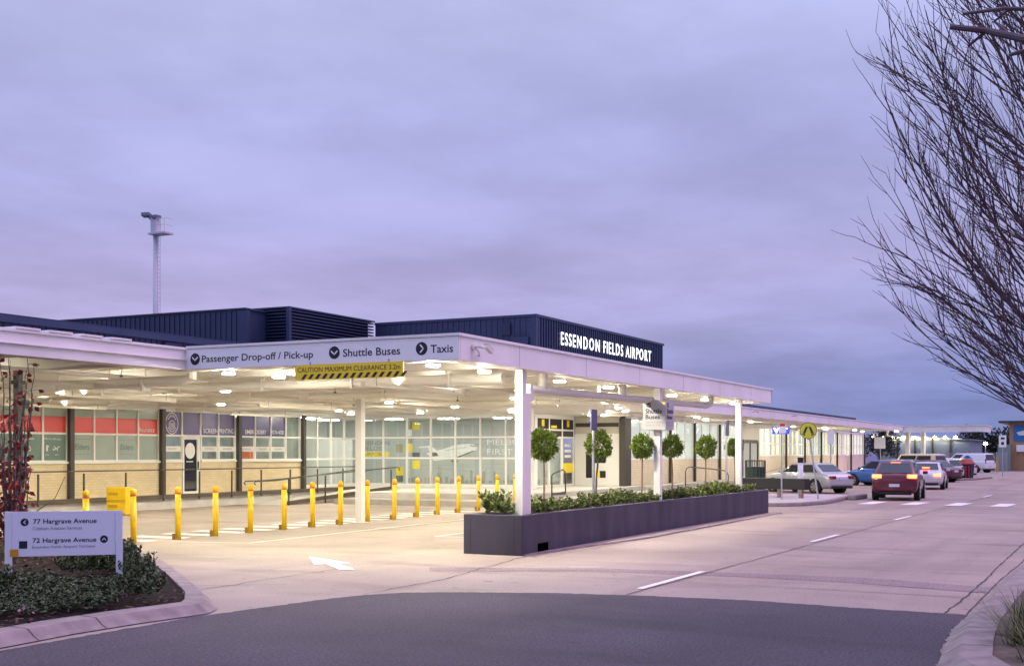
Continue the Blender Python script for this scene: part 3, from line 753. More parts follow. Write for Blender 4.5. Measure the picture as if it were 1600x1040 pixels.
MB().box(33.7, 41.8, 32.1, 33.1, FZ, FZ+.5).build('display_shelf', INTSHOP, tb)

# glass lobby: street-parallel glazing, cross glazing, return wall
g1 = win_frame('window', 42.1, 46.2, (.52, 1.65, 2.56, 3.46), 4, W, tb)
for i in range(4): pane(42.13+i*1.025, 43.1+i*1.025, .55, 3.43, W, GLASS, g1)
MB().box(42.1, 46.2, W-.05, W+.2, FZ, .48).build('plinth', WHITE, tb)
mb = MB(); XG = 46.4; ys = [31.05-1.24*i for i in range(8)]; yb = ys[-1]-.0
for z in (.52, 1.69, 2.60, 3.48): mb.box(XG-.05, XG+.05, yb-.03, 31.05, z-.035, z+.035)
for y in ys: mb.box(XG-.047, XG+.047, y-.035, y+.035, .52, 3.48)
g2 = mb.build('window', FRAME, tb)
for a, b in zip(ys, ys[1:]): MB().box(XG-.006, XG+.006, b+.03, a-.03, .55, 3.45).build('pane', GLASS, g2)
MB().box(XG-.06, XG+.1, yb, 31.05, FZ, .485).build('plinth', WHITE, tb)
MB().box(XG-.04, XG+.1, yb, 31.05, 3.515, 3.84).build('bulkhead', WHITE, tb)
MB().box(46.42, 46.55, yb-.14, yb-.03, FZ, 3.5).build('post', FRAME, tb)
# lobby interior
mb = MB(); mb.box(50.8, 50.95, 22.95, 36.1, FZ, 3.5); mb.build('mural_wall', INTG, tb)
mb = MB(); mb.box(42.05, 50.8, 36, 36.1, FZ, 3.5); mb.build('interior_wall', INT, tb)
mb = MB(); mb.box(44.4, 45.0, 33.4, 34.0, FZ, 3.45); mb.box(47.6, 47.75, 32.4, 35.99, FZ, 2.6); mb.build('interior_wall', INT, tb)
MB().prism([(42.06,31.31),(46.52,31.31),(46.52,22.98),(50.79,22.98),(50.79,35.99),(42.06,35.99)], FZ-.1, FZ-.002).build('interior_floor', INTF, tb)
MB().prism([(42.06,31.31),(46.52,31.31),(46.52,22.98),(50.79,22.98),(50.79,35.99),(42.06,35.99)], 3.5, 3.56).build('interior_ceiling', INT, tb)
mb = MB()
for x, y in ((43.5,32.6),(45.6,33.2),(48.2,34),(48.4,30.5),(48.4,27.5),(48.4,24.8)): mb.box(x-.3, x+.3, y-.3, y+.3, 3.47, 3.495)
mb.build('interior_lamp', LAMPI, tb)
# mural: jet, skyline, colour squares, words
mp = 50.795; GREYW = mat('mural_white', (.80,.81,.80), .6); YM = mat('mural_yellow', (.85,.68,.02), .5); DK = mat('mural_dark', (.10,.11,.10), .6); OLV = mat('mural_olive', (.33,.31,.17), .6); SKYL = mat('mural_skyline', (.30,.31,.29), .7)
mb = MB().use(YM)
def rc(y0, z1, y1, z0, e=0): poly_on(mb, 'X', mp-e, [(y0,z0),(y1,z0),(y1,z1),(y0,z1)])
for q in ((30.97,3.42,30.57,3.05),(31.28,2.37,30.97,1.94),(30.97,1.55,30.55,1.14),(31.9,1.23,31.5,.82)): rc(*q)
mb.use(DK); rc(30.97,1.94,30.55,1.72); rc(31.9,.80,31.5,.48)
mb.use(SKYL); rc(31.27,3.42,30.975,3.08); rc(31.28,2.59,30.975,2.375)
mb.use(GREYW); rc(31.29,3.05,30.99,2.74)
mb.use(OLV); rc(31.9,2.34,31.5,1.94)
mb.build('mural_square', YM, tb)
mb = MB().use(GREYW)
poly_on(mb, 'X', mp-.003, [(27.38,2.15),(27.58,2.31),(27.84,2.36),(28.62,2.29),(29.15,2.12),(29.95,1.95),(30.2,1.90),(29.95,1.73),(29.51,1.70),(28.62,1.72),(28.1,1.82),(27.45,2.04)])
poly_on(mb, 'X', mp-.004, [(29.55,2.0),(29.95,2.28),(30.6,2.2),(30.62,2.16),(30.1,2.18),(29.95,1.9)])
poly_on(mb, 'X', mp-.005, [(29.9,1.60),(28.62,1.75),(28.45,1.68),(29.7,1.53)])
mb.use(DK)
poly_on(mb, 'X', mp-.006, [(29.95,1.95),(29.6,1.93),(29.5,1.77),(29.92,1.73)])
poly_on(mb, 'X', mp-.006, [(29.3,1.705),(28.5,1.72),(27.6,2.03),(27.5,2.02),(28.4,1.68),(29.3,1.67)])
poly_on(mb, 'X', mp-.006, [(27.75,2.30),(27.5,2.22),(27.48,2.18),(27.75,2.25)])
for i in range(9): rc(29.1-.13*i, 2.06+.017*i, 29.05-.13*i, 2.02+.017*i, .007)
for y in (28.75, 28.5): rc(y, 1.7, y-.03, 1.52, .007); rc(y+.04, 1.55, y-.07, 1.48, .007)
mb.use(SKYL); random.seed(3); y = 31.2
while y > 23.2:
    w_ = random.uniform(.06, .22); h = random.uniform(.05, .3)
    rc(y, .50+h, y-w_, .48, .002); y -= w_*random.uniform(1.0, 2.4)
for y, w_, h in ((29.5,.05,.80),(29.56,.17,.45),(28.3,.18,.35),(27.75,.12,.60),(27.1,.15,.55),(26.5,.1,.55),(25.9,.18,.4),(24.9,.15,.5)): rc(y, .50+h, y-w_, .48, .0025)
mb.build('mural_picture', GREYW, tb)
mb = MB().use(GREYW); text_on(mb, 'MELBOURNE', 'X', mp-.003, 26.84, 23.6, 2.29, 2.56, .0); text_on(mb, 'FIRST', 'X', mp-.003, 26.84, 25.5, 1.83, 2.11)
mb.use(DK); text_on(mb, 'ESSENDON', 'X', mp-.003, 33.9, 32.3, 2.3, 2.5); text_on(mb, 'FIELDS', 'X', mp-.003, 33.9, 32.75, 2.04, 2.24)
mb.use(YM); rc(33.9, 1.97, 32.3, 1.73, .002)
mb.use(DK); text_on(mb, 'AIRPORT', 'X', mp-.005, 33.85, 32.5, 1.76, 1.94)
mb.build('mural_lettering', GREYW, tb)

# return wall with entrance doors (parallel to the street)
YR = 22.9
mb = MB()
xs = [46.6, 47.9, 49.2, 50.6, 51.9]
for z in (.45, 2.62, 2.95, 3.48): mb.box(46.6, 51.95, YR-.05, YR+.045, z-.04, z+.04)
for x in xs: mb.box(x-.05, x+.05, YR-.047, YR+.04, .45, 3.48)
en = mb.build('entrance', FRAME, tb)
for i, (a, b) in enumerate(zip(xs, xs[1:])):
    MB().box(a+.05, b-.05, YR-.005, YR+.005, .49, 2.58).build('pane', GLASS, en)
    MB().box(a+.05, b-.05, YR-.03, YR-.018, 2.99, 3.44).build('sign_board', BLACK, en); MB().box(a+.05, b-.05, YR-.03, YR-.018, 2.66, 2.91).build('sign_board', POST, en)
    mb = MB(); c = (a+b)/2
    mb.box(c-.14, c+.14, YR-.036, YR-.033, 3.1, 3.4) if i != 2 else mb.box(c-.5, c+.1, YR-.036, YR-.033, 3.03, 3.15)
    mb.build('sign_plate', YM, en)
mb = MB().use(YM); mb.box(50.7, 51.85, YR-.02, YR-.012, 1.0, 1.45); mb.use(WHITEF)
for z in (1.7, 1.95, 2.2): mb.box(50.9, 51.6, YR-.02, YR-.012, z, z+.12)
mb.build('door_decal', WHITEF, en)
MB().box(46.6, 51.95, YR-.04, YR+.1, 3.52, 3.62).build('bulkhead', WHITE, tb)
# white porch wall with squares
PW = mat('porch_white', (.74,.72,.68), .5)
MB().box(51.97, 52.15, 20.62, 22.84, FZ, 2.8).build('porch_wall', PW, tb)
mb = MB(); mb.box(51.99, 52.15, 20.62, 22.84, 2.8, 3.6); mb.build('bulkhead', mat('porch_beige', (.48,.45,.38), .6), tb)
MB().box(51.965, 51.985, 20.66, 22.8, 3.12, 3.3).build('vent_slot', POST, tb)
mb = MB().use(BLACK); q = 51.962
for a in ((22.28,1.95,21.92,.76),(21.92,1.75,21.29,1.45),(21.58,1.09,21.29,.77)): poly_on(mb, 'X', q, [(a[0],a[3]),(a[2],a[3]),(a[2],a[1]),(a[0],a[1])])
mb.use(YM); poly_on(mb, 'X', q, [(21.8,.77),(21.59,.77),(21.59,1.09),(21.8,1.09)])
mb.build('wall_graphic', BLACK, tb)
MB().box(51.9, 52.7, 20.32, 20.6, FZ, 3.5).build('pillar', POST, tb)

# right wing: pale brick base, blinds behind glass, dark posts
Y3 = 20.4
MB().box(52.7, 71.2, Y3-.03, Y3+.2, FZ, 1.6).build('brick_wall', BRICKP, tb)
MB().box(74.9, 109.3, Y3-.03, Y3+.2, FZ, 1.72).build('brick_wall', BRICKP, tb)
B1 = blinds('blinds_pale', [(.62,.68,.66),(.70,.74,.70),(.74,.76,.72),(.66,.71,.70),(.58,.63,.62)], .95, .6)
B2 = blinds('blinds_mixed', [(.80,.76,.62),(.70,.66,.5),(.30,.30,.30),(.85,.82,.70),(.25,.32,.42),(.62,.58,.48),(.78,.75,.62)], 2.6, .85)
mb = MB(); mb.box(52.7, 71.2, Y3+.08, Y3+.1, 1.66, 3.5); mb.build('blinds', B1, tb)
mb = MB(); mb.box(74.9, 109.3, Y3+.08, Y3+.1, 1.76, 3.42); mb.build('blinds', B2, tb)
k = 0
for (a, b, z0, z1, zm) in ((52.75,58.0,1.63,3.5,2.58),(58.15,61.9,1.63,3.5,2.58),(62.0,66.4,1.63,3.5,2.58),(66.5,71.2,1.63,3.5,2.58),(75.0,81.5,1.74,3.44,2.5),(81.6,86.9,1.74,3.44,2.5),(87,92.2,1.74,3.44,2.5),(92.3,97.9,1.74,3.44,2.5),(98,103.4,1.74,3.44,2.5),(103.5,109.2,1.74,3.44,2.5)):
    wf = win_frame('window', a, b, (z0, zm, z1), max(3, int((b-a)/1.15)), Y3, tb, t=.07, d=.09)
    pane(a+.03, b-.03, z0+.03, z1-.03, Y3+.005, GLASS, wf)
for x in (58.07, 61.95, 66.45, 81.55, 86.95, 92.25, 97.95, 103.45, 109.3): MB().box(x-.07, x+.07, Y3-.17, Y3-.06, FZ, 3.5).build('post', POST, tb)
mb = MB(); mb.box(52.7, 109.4, Y3-.02, Y3+.2, 3.505, 3.615); mb.build('bulkhead', WHITE, tb)
d2 = MB(); d2.box(71.25, 71.4, Y3-.05, Y3+.05, FZ, 2.6); d2.box(74.6, 74.8, Y3-.05, Y3+.05, FZ, 2.6); d2.box(72.9, 73.05, Y3-.05, Y3+.05, FZ, 2.5); d2.box(71.4, 74.6, Y3-.06, Y3+.05, 2.5, 2.7)
d2 = d2.build('door', POST, tb); MB().box(71.4, 74.6, Y3, Y3+.01, FZ, 2.5).build('pane', mat('door_glass', (.35,.38,.36), .15, emit=(.6,.6,.5), estr=.25), d2)
MB().box(71.25, 74.85, Y3-.03, Y3+.1, 2.7, 3.5).build('door_sign', mat('beige_board', (.62,.58,.48), .5), tb)
MB().box(109.4, 109.6, Y3, 45, FZ, 3.6).build('brick_wall', BRICKX, tb)
# upper storey: navy clerestory, plant box, louvre, lettered hall
def ribs(mb, plane, at, a0, a1, z0, z1, step=.28, w=.07, d=.035):
    a = min(a0, a1)
    while a < max(a0, a1)-w:
        if plane == 'X': mb.box(at-d, at-.001, a, a+w, z0, z1)
        else: mb.box(a, a+w, at-d, at-.001, z0, z1)
        a += step
mb = MB(); mb.box(8, 41, 31.2, 31.5, 4.0, 6.1); ribs(mb, 'Y', 31.2, 8, 41, 4.0, 5.98); mb.build('clerestory_wall', NAVYM, tb)
mb = MB()
for x in (29.0, 33.8): mb.box(x, x+.75, 31.08, 31.16, 4.0, 5.95)
mb.build('downpipe', NAVYM, tb)
mb = MB(); mb.box(8, 40.6, 30.95, 31.19, 5.99, 6.2); mb.prism([(8,31.0),(40.6,31.0),(40.6,34),(8,34)], 6.21, 6.25); mb.build('gutter', NAVYM, tb)
mb = MB(); mb.box(40, 46, 32.5, 46, 4.0, 7.85); ribs(mb, 'X', 40, 32.9, 46, 6.2, 7.8); mb.box(39.9,40.1,32.3,32.8,4,7.8); mb.box(39.92, 46.1, 32.4, 46.1, 7.852, 7.92); mb.build('plant_room', NAVYM, tb)
mb = MB(); mb.box(41.6, 47.7, 31.5, 33.0, 4.0, 7.95); mb.build('louvre_core', NAVYD, tb)
mb = MB()
for i in range(22):
    z = 5.0+.138*i
    mb.box(41.35, 41.55, 31.35, 33.0, z, z+.05); mb.box(41.45, 47.8, 31.25, 31.45, z, z+.05)
mb.box(41.3, 41.46, 31.2, 31.36, 4, 8.0); mb.box(41.33, 41.45, 33.0, 33.08, 4, 8.0); mb.box(41.3, 47.85, 31.2, 33.1, 8.0, 8.06)
mb.build('louvre', NAVYM, tb)
mb = MB(); mb.box(47.86, 64.2, 22.9, 31.2, 3.9, 7.9); ribs(mb, 'X', 47.86, 23.1, 31.2, 4, 7.85); ribs(mb, 'Y', 22.9, 48.1, 64.2, 4, 7.85, .27, .075, .05)
mb.box(47.78, 64.28, 22.82, 22.94, 7.86, 7.97); mb.box(47.78, 47.92, 22.94, 31.2, 7.86, 7.97); mb.box(47.80,48.05,22.85,23.1,3.9,7.85)
mb.build('upper_hall', NAVYM, tb)
MB().box(47.74, 47.8, 24.1, 24.55, 7.1, 7.65).build('wall_vent', NAVYD, tb); MB().box(47.70, 47.8, 24.5, 24.9, 6.55, 6.8).build('wall_light', NAVYD, tb)
mb = MB(); mb.box(47.76, 47.8, 25.4, 27.6, 6.3, 7.02); mb.build('upper_window', NAVYD, tb)
MB().box(47.72, 47.8, 23.2, 24.0, 5, 7.0).build('hatch', NAVYM, tb)
MB().box(47.73, 47.8, 25.5, 26.9, 6.2, 6.75).build('upper_window', mat('roof_white', (.5,.5,.58), .5), tb)
mb = MB(); vs_all, _ = glyphs('ESSENDON FIELDS AIRPORT'); gx0, gx1 = min(v.x for v in vs_all), max(v.x for v in vs_all)
for i_, ch in enumerate('ESSENDON FIELDS AIRPORT'):
    if ch == ' ': continue
    pre = glyphs('ESSENDON FIELDS AIRPORT'[:i_+1])[0]; one = glyphs(ch)[0]
    r_ = max(v.x for v in pre); l_ = r_-(max(v.x for v in one)-min(v.x for v in one)); k_ = (62.1-50.25)/(gx1-gx0)
    mb = MB(); text_on(mb, ch, 'Y', 22.78, 50.25+(l_-gx0+.06*(r_-l_))*k_, 50.25+(r_-gx0-.10*(r_-l_))*k_, 6.82, 7.40, .012, .0); mb.build('lit_letter', LETTER, tb)
mb = MB(); mb.box(64.2, 106, 23.5, 30, 3.7, 4.0); mb.box(64.4, 119, 22.9, 23.5, 4.92, 5.22); mb.box(78, 80.6, 22.5, 23.6, 5.0, 5.75)
for x in range(66, 119, 4): mb.box(x, x+.15, 23.0, 23.3, 3.7, 4.92)
mb.build('rear_roof', NAVYM, tb)
mb = MB(); mb.box(8, 112, 31.6, 50, 3.6, 4.0); mb.build('rear_roof', NAVYD, tb)

# walkway railing (deck) and ramp railing
rl = thing('railing', 'long dark handrail with posts along the raised shop walkway', 'railing', (30,29.3,0))
mb = MB(); mb.tube([(17,29.27,1.36),(44,29.27,1.34)], .022, 8); mb.build('handrail', RAIL, rl)
mb = MB(); mb.box(17, 43.9, 29.2, 29.28, .36, .50); mb.build('kick_rail', RAMPK, rl)
for x in (17.4,19.2,21,22.8,24.5,26.3,28.1,29.9,31.65,33.45,35.2,36.9,38.7,40.5,42.3): MB().box(x-.025, x+.025, 29.16, 29.2, .3, 1.28).build('post', RAIL, rl)
rr = thing('railing', 'dark double handrail climbing the ramp with hooked ends', 'railing', (38,27.5,0))
for y, x0, x1, z0, z1 in ((27.5,33.9,44.0,.93,1.30),(29.05,36.4,43.8,.85,1.22)):
    mb = MB(); mb.tube([(x0,y,z0-.12),(x0-.08,y,z0-.06),(x0,y,z0),(x0+1.2,y,z0+.01),(x1-.5,y,z1),(x1,y,z1),(x1+.06,y,z1-.05),(x1,y,z1-.12)], .022, 8); mb.build('handrail', RAIL, rr)
mb = MB(); mb.add([(36.0,27.46,.0),(43.3,27.46,.36),(43.3,27.46,.52),(36.0,27.46,.13),(36.0,27.53,.0),(43.3,27.53,.36),(43.3,27.53,.52),(36.0,27.53,.13)], [(0,1,2,3),(7,6,5,4),(3,2,6,7),(0,4,5,1),(0,3,7,4),(1,5,6,2)]); mb.build('kick_rail', RAMPK, rr)
for x, z in ((36.3,.98),(38.6,1.05),(41.0,1.15),(43.3,1.22)): MB().box(x-.025, x+.025, 27.42, 27.46, 0, z).build('post', RAIL, rr)
def hoop(label, pts, m=RAIL):
    t = thing('hoop_rail', label, 'rail', (pts[0][0],pts[0][1],pts[0][2]), 'dark hoop rails at the porch steps'); MB().tube(pts, .028, 8).build('rail', m, t); return t
hoop('dark bent hoop rail in front of the pale brick wall', [(53.6,18.0,0),(53.6,18,1.05),(53.75,18,1.2),(54.2,18,1.27),(57.4,18,1.14),(59.7,18,1.02),(60.2,18,.93),(60.39,18,.75),(60.39,18,0)])
t = hoop('dark closed hoop rail beside the entrance doors', [(41.1,19.0,.2),(41.1,19,1.08),(41.25,19,1.15),(42.1,19,1.29),(42.3,19,1.2),(42.35,19,.45),(41.1,19,.38)])
MB().box(41.1, 42.35, 18.98, 19.02, .34, .44).build('kick_rail', RAIL, t)
st = thing('stair_railing', 'grey stair rails at the steps below the vet sign', 'railing', (69,17.8,0))
for x, y in ((66.2,17.9),(68.5,17.4),(71.5,17.0)):
    MB().tube([(x,y,0),(x,y,1.05)], .025, 6).build('post', STEEL, st)
MB().tube([(66.2,17.9,.75),(68.5,17.4,1.05),(71.5,17.0,.85)], .022, 6).build('handrail', STEEL, st); MB().tube([(66.2,17.9,.25),(68.5,17.4,.5),(71.5,17.0,.35)], .018, 6).build('handrail', STEEL, st)

# light mast behind
lm = thing('light_mast', 'tall pale steel floodlight mast with a railed platform and ladder', 'mast', (140,130.5,0))
MB().tube([(140,130.6,0),(140,130.6,34.9)], [.55,.40], 20).build('pole', MASTM, lm, smooth=True)
mb = MB()
for y in (129.75, 129.2): mb.tube([(139.4,y,0),(139.4,y,35)], .045, 5)
for i in range(58): mb.tube([(139.4,129.75,.6*i),(139.4,129.2,.6*i)], .03, 4, cap=False)
mb.build('ladder', MASTM, lm)
MB().box(139, 141, 128.0, 131.3, 34.7, 34.95).build('platform', MASTM, lm)
mb = MB()
for y in (128.05, 128.8, 129.6): mb.tube([(139.05,y,34.9),(139.05,y,37)], .035, 5)
for z in (36.0, 37.0): mb.tube([(139.05,129.8,z),(139.05,128.05,z),(140.9,128.05,z)], .035, 5)
mb.build('guard_rail', MASTM, lm)
mb = MB(); mb.box(139.3, 140.4, 130.0, 131.0, 34.96, 37.0); mb.build('cabinet', MATS['mast_steel'], lm)
mb = MB(); mb.obox((139.6,130.3,37.35), (1.1,1.3,.45)); mb.obox((139.4,131.9,37.75), (1.0,1.25,.5), R(15), R(10)); mb.tube([(139.5,131.0,36.9),(139.4,131.7,37.5)], .10, 6); mb.build('floodlight', mat('flood_blue', (.12,.16,.24), .5), lm)

# ================================================================== PLANTER
PY0, PY1 = 10.1, 11.35
def py(x): return PY0-.0015*(x-20.5)
pt = thing('planter', 'long low dark grey rendered planter wall beside the road', 'planter', (29,10.6,0))
mb = MB()
mb.box(20.5, 38.3, PY0, PY0+.16, 0, .76); mb.box(20.5, 38.3, PY1-.16, PY1, 0, .76); mb.box(20.5, 20.66, PY0+.16, PY1-.16, 0, .76); mb.box(38.14, 38.3, PY0+.16, PY1-.16, 0, .76)
mb.build('wall', PLANT, pt, bevel=.012)
mb = MB(); mb.sheet([(20.66,PY0+.16),(38.14,PY0+.16),(38.14,PY1-.16),(20.66,PY1-.16)], .66); mb.build('soil', MULCH, pt)
MB().box(21.2, 21.66, PY0-.012, PY0+.03, .02, .19).build('drain_slot', mat('slot_shade', (.001,.001,.001), 1.0, spec=0.0), pt)  # solid block; the dark of the slot's hollow is painted near-black
mb = MB(); mb.prism([(21.7,9.95),(26,9.6),(38.6,9.75),(38.9,10.08),(20.6,10.08)], 0, .03); struct('gutter', mb, CURB)

def leaf(mb, p, d, l, w):
    d = d.normalized(); s = d.cross(Vector((random.gauss(0,1), random.gauss(0,1), random.gauss(0,1))))
    if s.length < 1e-4: return
    s.normalize(); u = d.cross(s)*.12*l
    mb.face([p, p+d*l*.45+s*w+u, p+d*l, p+d*l*.45-s*w+u])
def rv(): 
    while True:
        v = Vector((random.uniform(-1,1), random.uniform(-1,1), random.uniform(-1,1)))
        if .05 < v.length < 1: return v
# topiary standards
def topiary_mesh(seed, r, n):
    random.seed(seed); mb = MB(); 
    clumps = [rv().normalized()*random.uniform(.75, .95)*r for _ in range(46)]
    for i in range(n):
        if random.random() < .72:
            c = random.choice(clumps); p = c+rv()*r*.26
        else: p = rv().normalized()*r*random.uniform(.5, .98)
        if i > n-60: p = p.normalized()*r*random.uniform(1.0, 1.22)
        d = (p.normalized()+rv()*.9+Vector((0,0,.15)))
        leaf(mb, p, d, random.uniform(.05, .085), random.uniform(.014, .022))
    return mb
def tri_tree(x, y, z0, zc, r, seed, label):
    t = thing('topiary_tree', label, 'tree', (x,y,z0), 'clipped ball trees in the planter')
    random.seed(seed+50)
    lx, ly = random.uniform(-.09,.09), random.uniform(-.06,.06); sq = random.uniform(.92,1.1)
    m = topiary_mesh(seed, r, 2900); m.v = [(p[0]+x+lx, p[1]+y+ly, p[2]*sq+zc) for p in m.v]
    m.build('crown', LEAFT, t)
    mb = MB(); mb.tube([(x,y,z0),(x+.01,y-.01,(z0+zc)/2),(x+lx,y+ly,zc-r*.6)], [.026,.022,.02], 8)
    for k in range(7):
        d = rv(); d.z = abs(d.z)*.8+.2; d = d.normalized()*r*.75
        mb.tube([(x+lx,y+ly,zc-r*.65), (x+lx+d.x*.6,y+ly+d.y*.6,zc-r*.6+d.z*.6), (x+lx+d.x,y+ly+d.y,zc-r*.5+d.z)], [.012,.008,.004], 5)
    mb.build('trunk', STEM, t)
for i, (x, r) in enumerate(((22.85,.27),(25.65,.275),(28.6,.25),(30.89,.275),(33.78,.265),(36.75,.255))):
    tri_tree(x, 10.75, .66, 2.10, r, 11+i, f'clipped ball tree on a thin trunk, {ORD[i]} from the left in the planter')
# hedge shrubs in the planter
def shrub_mesh(seed, r, h, n_st, lf, lsz):
    random.seed(seed); mb = MB()
    for s in range(n_st):
        a = random.uniform(0, 6.283); rr = r*math.sqrt(random.random())
        bx, by = rr*math.cos(a)*.6, rr*math.sin(a)*.6
        top = Vector((rr*math.cos(a)*1.25, rr*math.sin(a)*1.25, h*random.uniform(.55, 1.0)))
        b = Vector((bx, by, 0))
        for k in range(lf):
            t = .35+.65*(k+random.random())/lf
            p = b.lerp(top, t); d = Vector((random.gauss(0,1), random.gauss(0,1), .5+t*.6))
            leaf(mb, p, d, lsz*random.uniform(.7, 1.25), lsz*random.uniform(.24, .34))
    return mb
random.seed(5)
hv = [shrub_mesh(100+i, .26, .42, 26, 15, .085) for i in range(4)]
hmesh = []
for i, m in enumerate(hv):
    me = bpy.data.meshes.new('shrub'); me.from_pydata(m.v, [], m.f); me.materials.append(LEAFH); me.update(); hmesh.append(me)
hx = [20.98+.0*i for i in range(1)]+[21.75+i*.47 for i in range(34)]
random.seed(8)
for i, x in enumerate(hx):
    o = bpy.data.objects.new('hedge_shrub', hmesh[i % 4]); COL.objects.link(o)
    s = 1.0+random.uniform(-.12, .15)
    if i == 0: o.location = (20.93, 10.8, .64); o.scale = (1.25,1.3,1.35)
    else: o.location = (x, 10.52+random.uniform(-.04,.3), .64); o.scale = (s,s,s*random.uniform(.68,1.0))
    o.rotation_euler = (0,0,random.uniform(0,6.28))
    tag(o, 'leafy green shrub at the near end of the planter, left of the corner column' if i == 0 else 'low green shrub in the row filling the long planter', 'shrub', 'row of low shrubs in the planter' if i else None)

# sign blades on poles, shuttle sign
def bus_pole(x, label):
    t = thing('bus_stop_sign', label, 'sign', (x,10.75,.66), 'bus stop blades in the planter')
    MB().tube([(x,10.75,.6),(x,10.75,2.92)], .035, 10).build('pole', STEEL, t)
    mb = MB(); mb.box(x-.28, x+.06, 10.68, 10.71, 2.44, 2.91); mb.build('blade', mat(f'blade_grey_{x}', (.11,.11,.20), .5), t)
    MB().box(x-.05, x+.05, 10.711, 10.75, 2.5, 2.85).build('bracket', STEEL, t)
bus_pole(25.5, 'bus stop blade on a grey pole in front of the second ball tree'); bus_pole(35.85, 'bus stop blade on a grey pole beside the last ball tree')
ss = thing('shuttle_sign', 'white box sign reading Shuttle Buses wrapped round a canopy column', 'sign', (28.85,10.4,2.5))
MB().box(28.56, 29.17, 10.1, 10.71, 2.5, 3.2).build('panel', mat('shuttle_white', (.42,.42,.43), .4), ss, bevel=.006)
mb = MB().use(INK); sx = 28.553
disc_on(mb, 'X', sx, 10.55, 3.115, -.06, .06); text_on(mb, 'Shuttle', 'X', sx, 10.63, 10.2, 2.91, 3.03, .022); text_on(mb, 'Buses', 'X', sx, 10.63, 10.25, 2.77, 2.88, .022)
sy = 10.093
disc_on(mb, 'Y', sy, 28.7, 3.115, .06, .06); text_on(mb, 'Shuttle', 'Y', sy, 28.64, 29.08, 2.91, 3.03, .022); text_on(mb, 'Buses', 'Y', sy, 28.64, 29.02, 2.77, 2.88, .022)
mb.use(GREYINK)
text_on(mb, 'Melbourne Airport', 'X', sx, 10.63, 10.15, 2.66, 2.71); text_on(mb, 'Station in City', 'X', sx, 10.63, 10.24, 2.59, 2.64)
text_on(mb, 'Melbourne Airport', 'Y', sy, 28.64, 29.12, 2.66, 2.71); text_on(mb, 'Station in City', 'Y', sy, 28.64, 29.03, 2.59, 2.64)
mb.use(SIGNW)
for s in (-1, 1):
    bar2d(mb, 'X', sx-.003, (10.55+s*.035, 3.13), (10.55-s*.004, 3.095), .014); bar2d(mb, 'Y', sy-.003, (28.7+s*.035, 3.13), (28.7-s*.004, 3.095), .014)
mb.use(YSIGN); poly_on(mb, 'X', sx, [(10.19,3.12),(10.11,3.12),(10.11,3.195),(10.19,3.195)])
mb.build('lettering', INK, ss)

# ================================================================== BOLLARDS
b0 = thing('bollard', '', 'bollard', (0,0,0), 'row of yellow bollards')
MB().lathe((0,0,0), [(.066,0),(.066,1.05)], 20).build('post', YELL, b0, smooth=True)
MB().lathe((0,0,0), [(.069,1.045),(.069,1.13),(.058,1.155),(.03,1.17),(.012,1.185)], 20).build('cap', YELL, b0, smooth=True)
MB().lathe((0,0,0), [(.0685,1.015),(.0685,1.045)], 20).build('band', REDB, b0, smooth=True)
MB().obox((-.06,.07,.07), (.07,.06,.14)).build('lock', mat('lock_brown', (.30,.17,.06), .6), b0, bevel=.01)
bx = [18.2,19.55,20.92,22.17,23.43,24.76,25.97,27.22,28.55,30.0,31.4,32.75,34.2,35.7,37.2,38.7]
for i, x in enumerate(bx):
    b = b0 if i == 0 else copy_tree(b0)
    b.location = (x, 18.86+max(0, (x-29)*.05), 0); b['label'] = f'yellow bollard with red band, {ORD[i]} from the left in its row'
    b.rotation_euler = (R(random.uniform(-.9,.9)), R(random.uniform(-.9,.9)), 0)

yb = thing('barrier', 'moulded yellow plastic barrier block beside the walkway wall', 'barrier', (28.2,27.9,0))
mb = MB(); mb.obox((28.3,27.9,.44), (.32,.72,.86), R(8)); mb.build('body', mat('barrier_yellow', (.80,.52,.01), .45, base2=(.72,.46,.01), scale=4), yb, bevel=.03)
mb = MB()
for z in (.28, .66): mb.obox((28.13,27.98,z), (.02,.34,.09), R(8))
mb.obox((28.13,27.88,.46), (.012,.7,.02), R(8)); mb.build('recess', mat('barrier_recess', (.50,.31,.005), .5), yb)  # strips on the surface; darker yellow paints the shade of moulded recesses
rb = thing('rubbish_bin', 'green slatted rubbish bin behind the far end of the planter', 'bin', (56.4,15.5,0))
mb = MB(); mb.lathe((56.4,15.5,.05), [(.42,0),(.44,1.2),(.40,1.22)], 18); mb.build('body', mat('bin_green', (.03,.06,.045), .5), rb)
mb = MB()
for k in range(18):
    t = 2*math.pi*k/18; mb.tube([(56.4+.455*math.cos(t),15.5+.455*math.sin(t),.05),(56.4+.47*math.cos(t),15.5+.47*math.sin(t),1.55)], .018, 5)
mb.lathe((56.4,15.5,1.53), [(.47,0),(.49,.02),(.47,.05)], 18); mb.build('slat', mat('bin_slat', (.05,.08,.07), .5), rb)

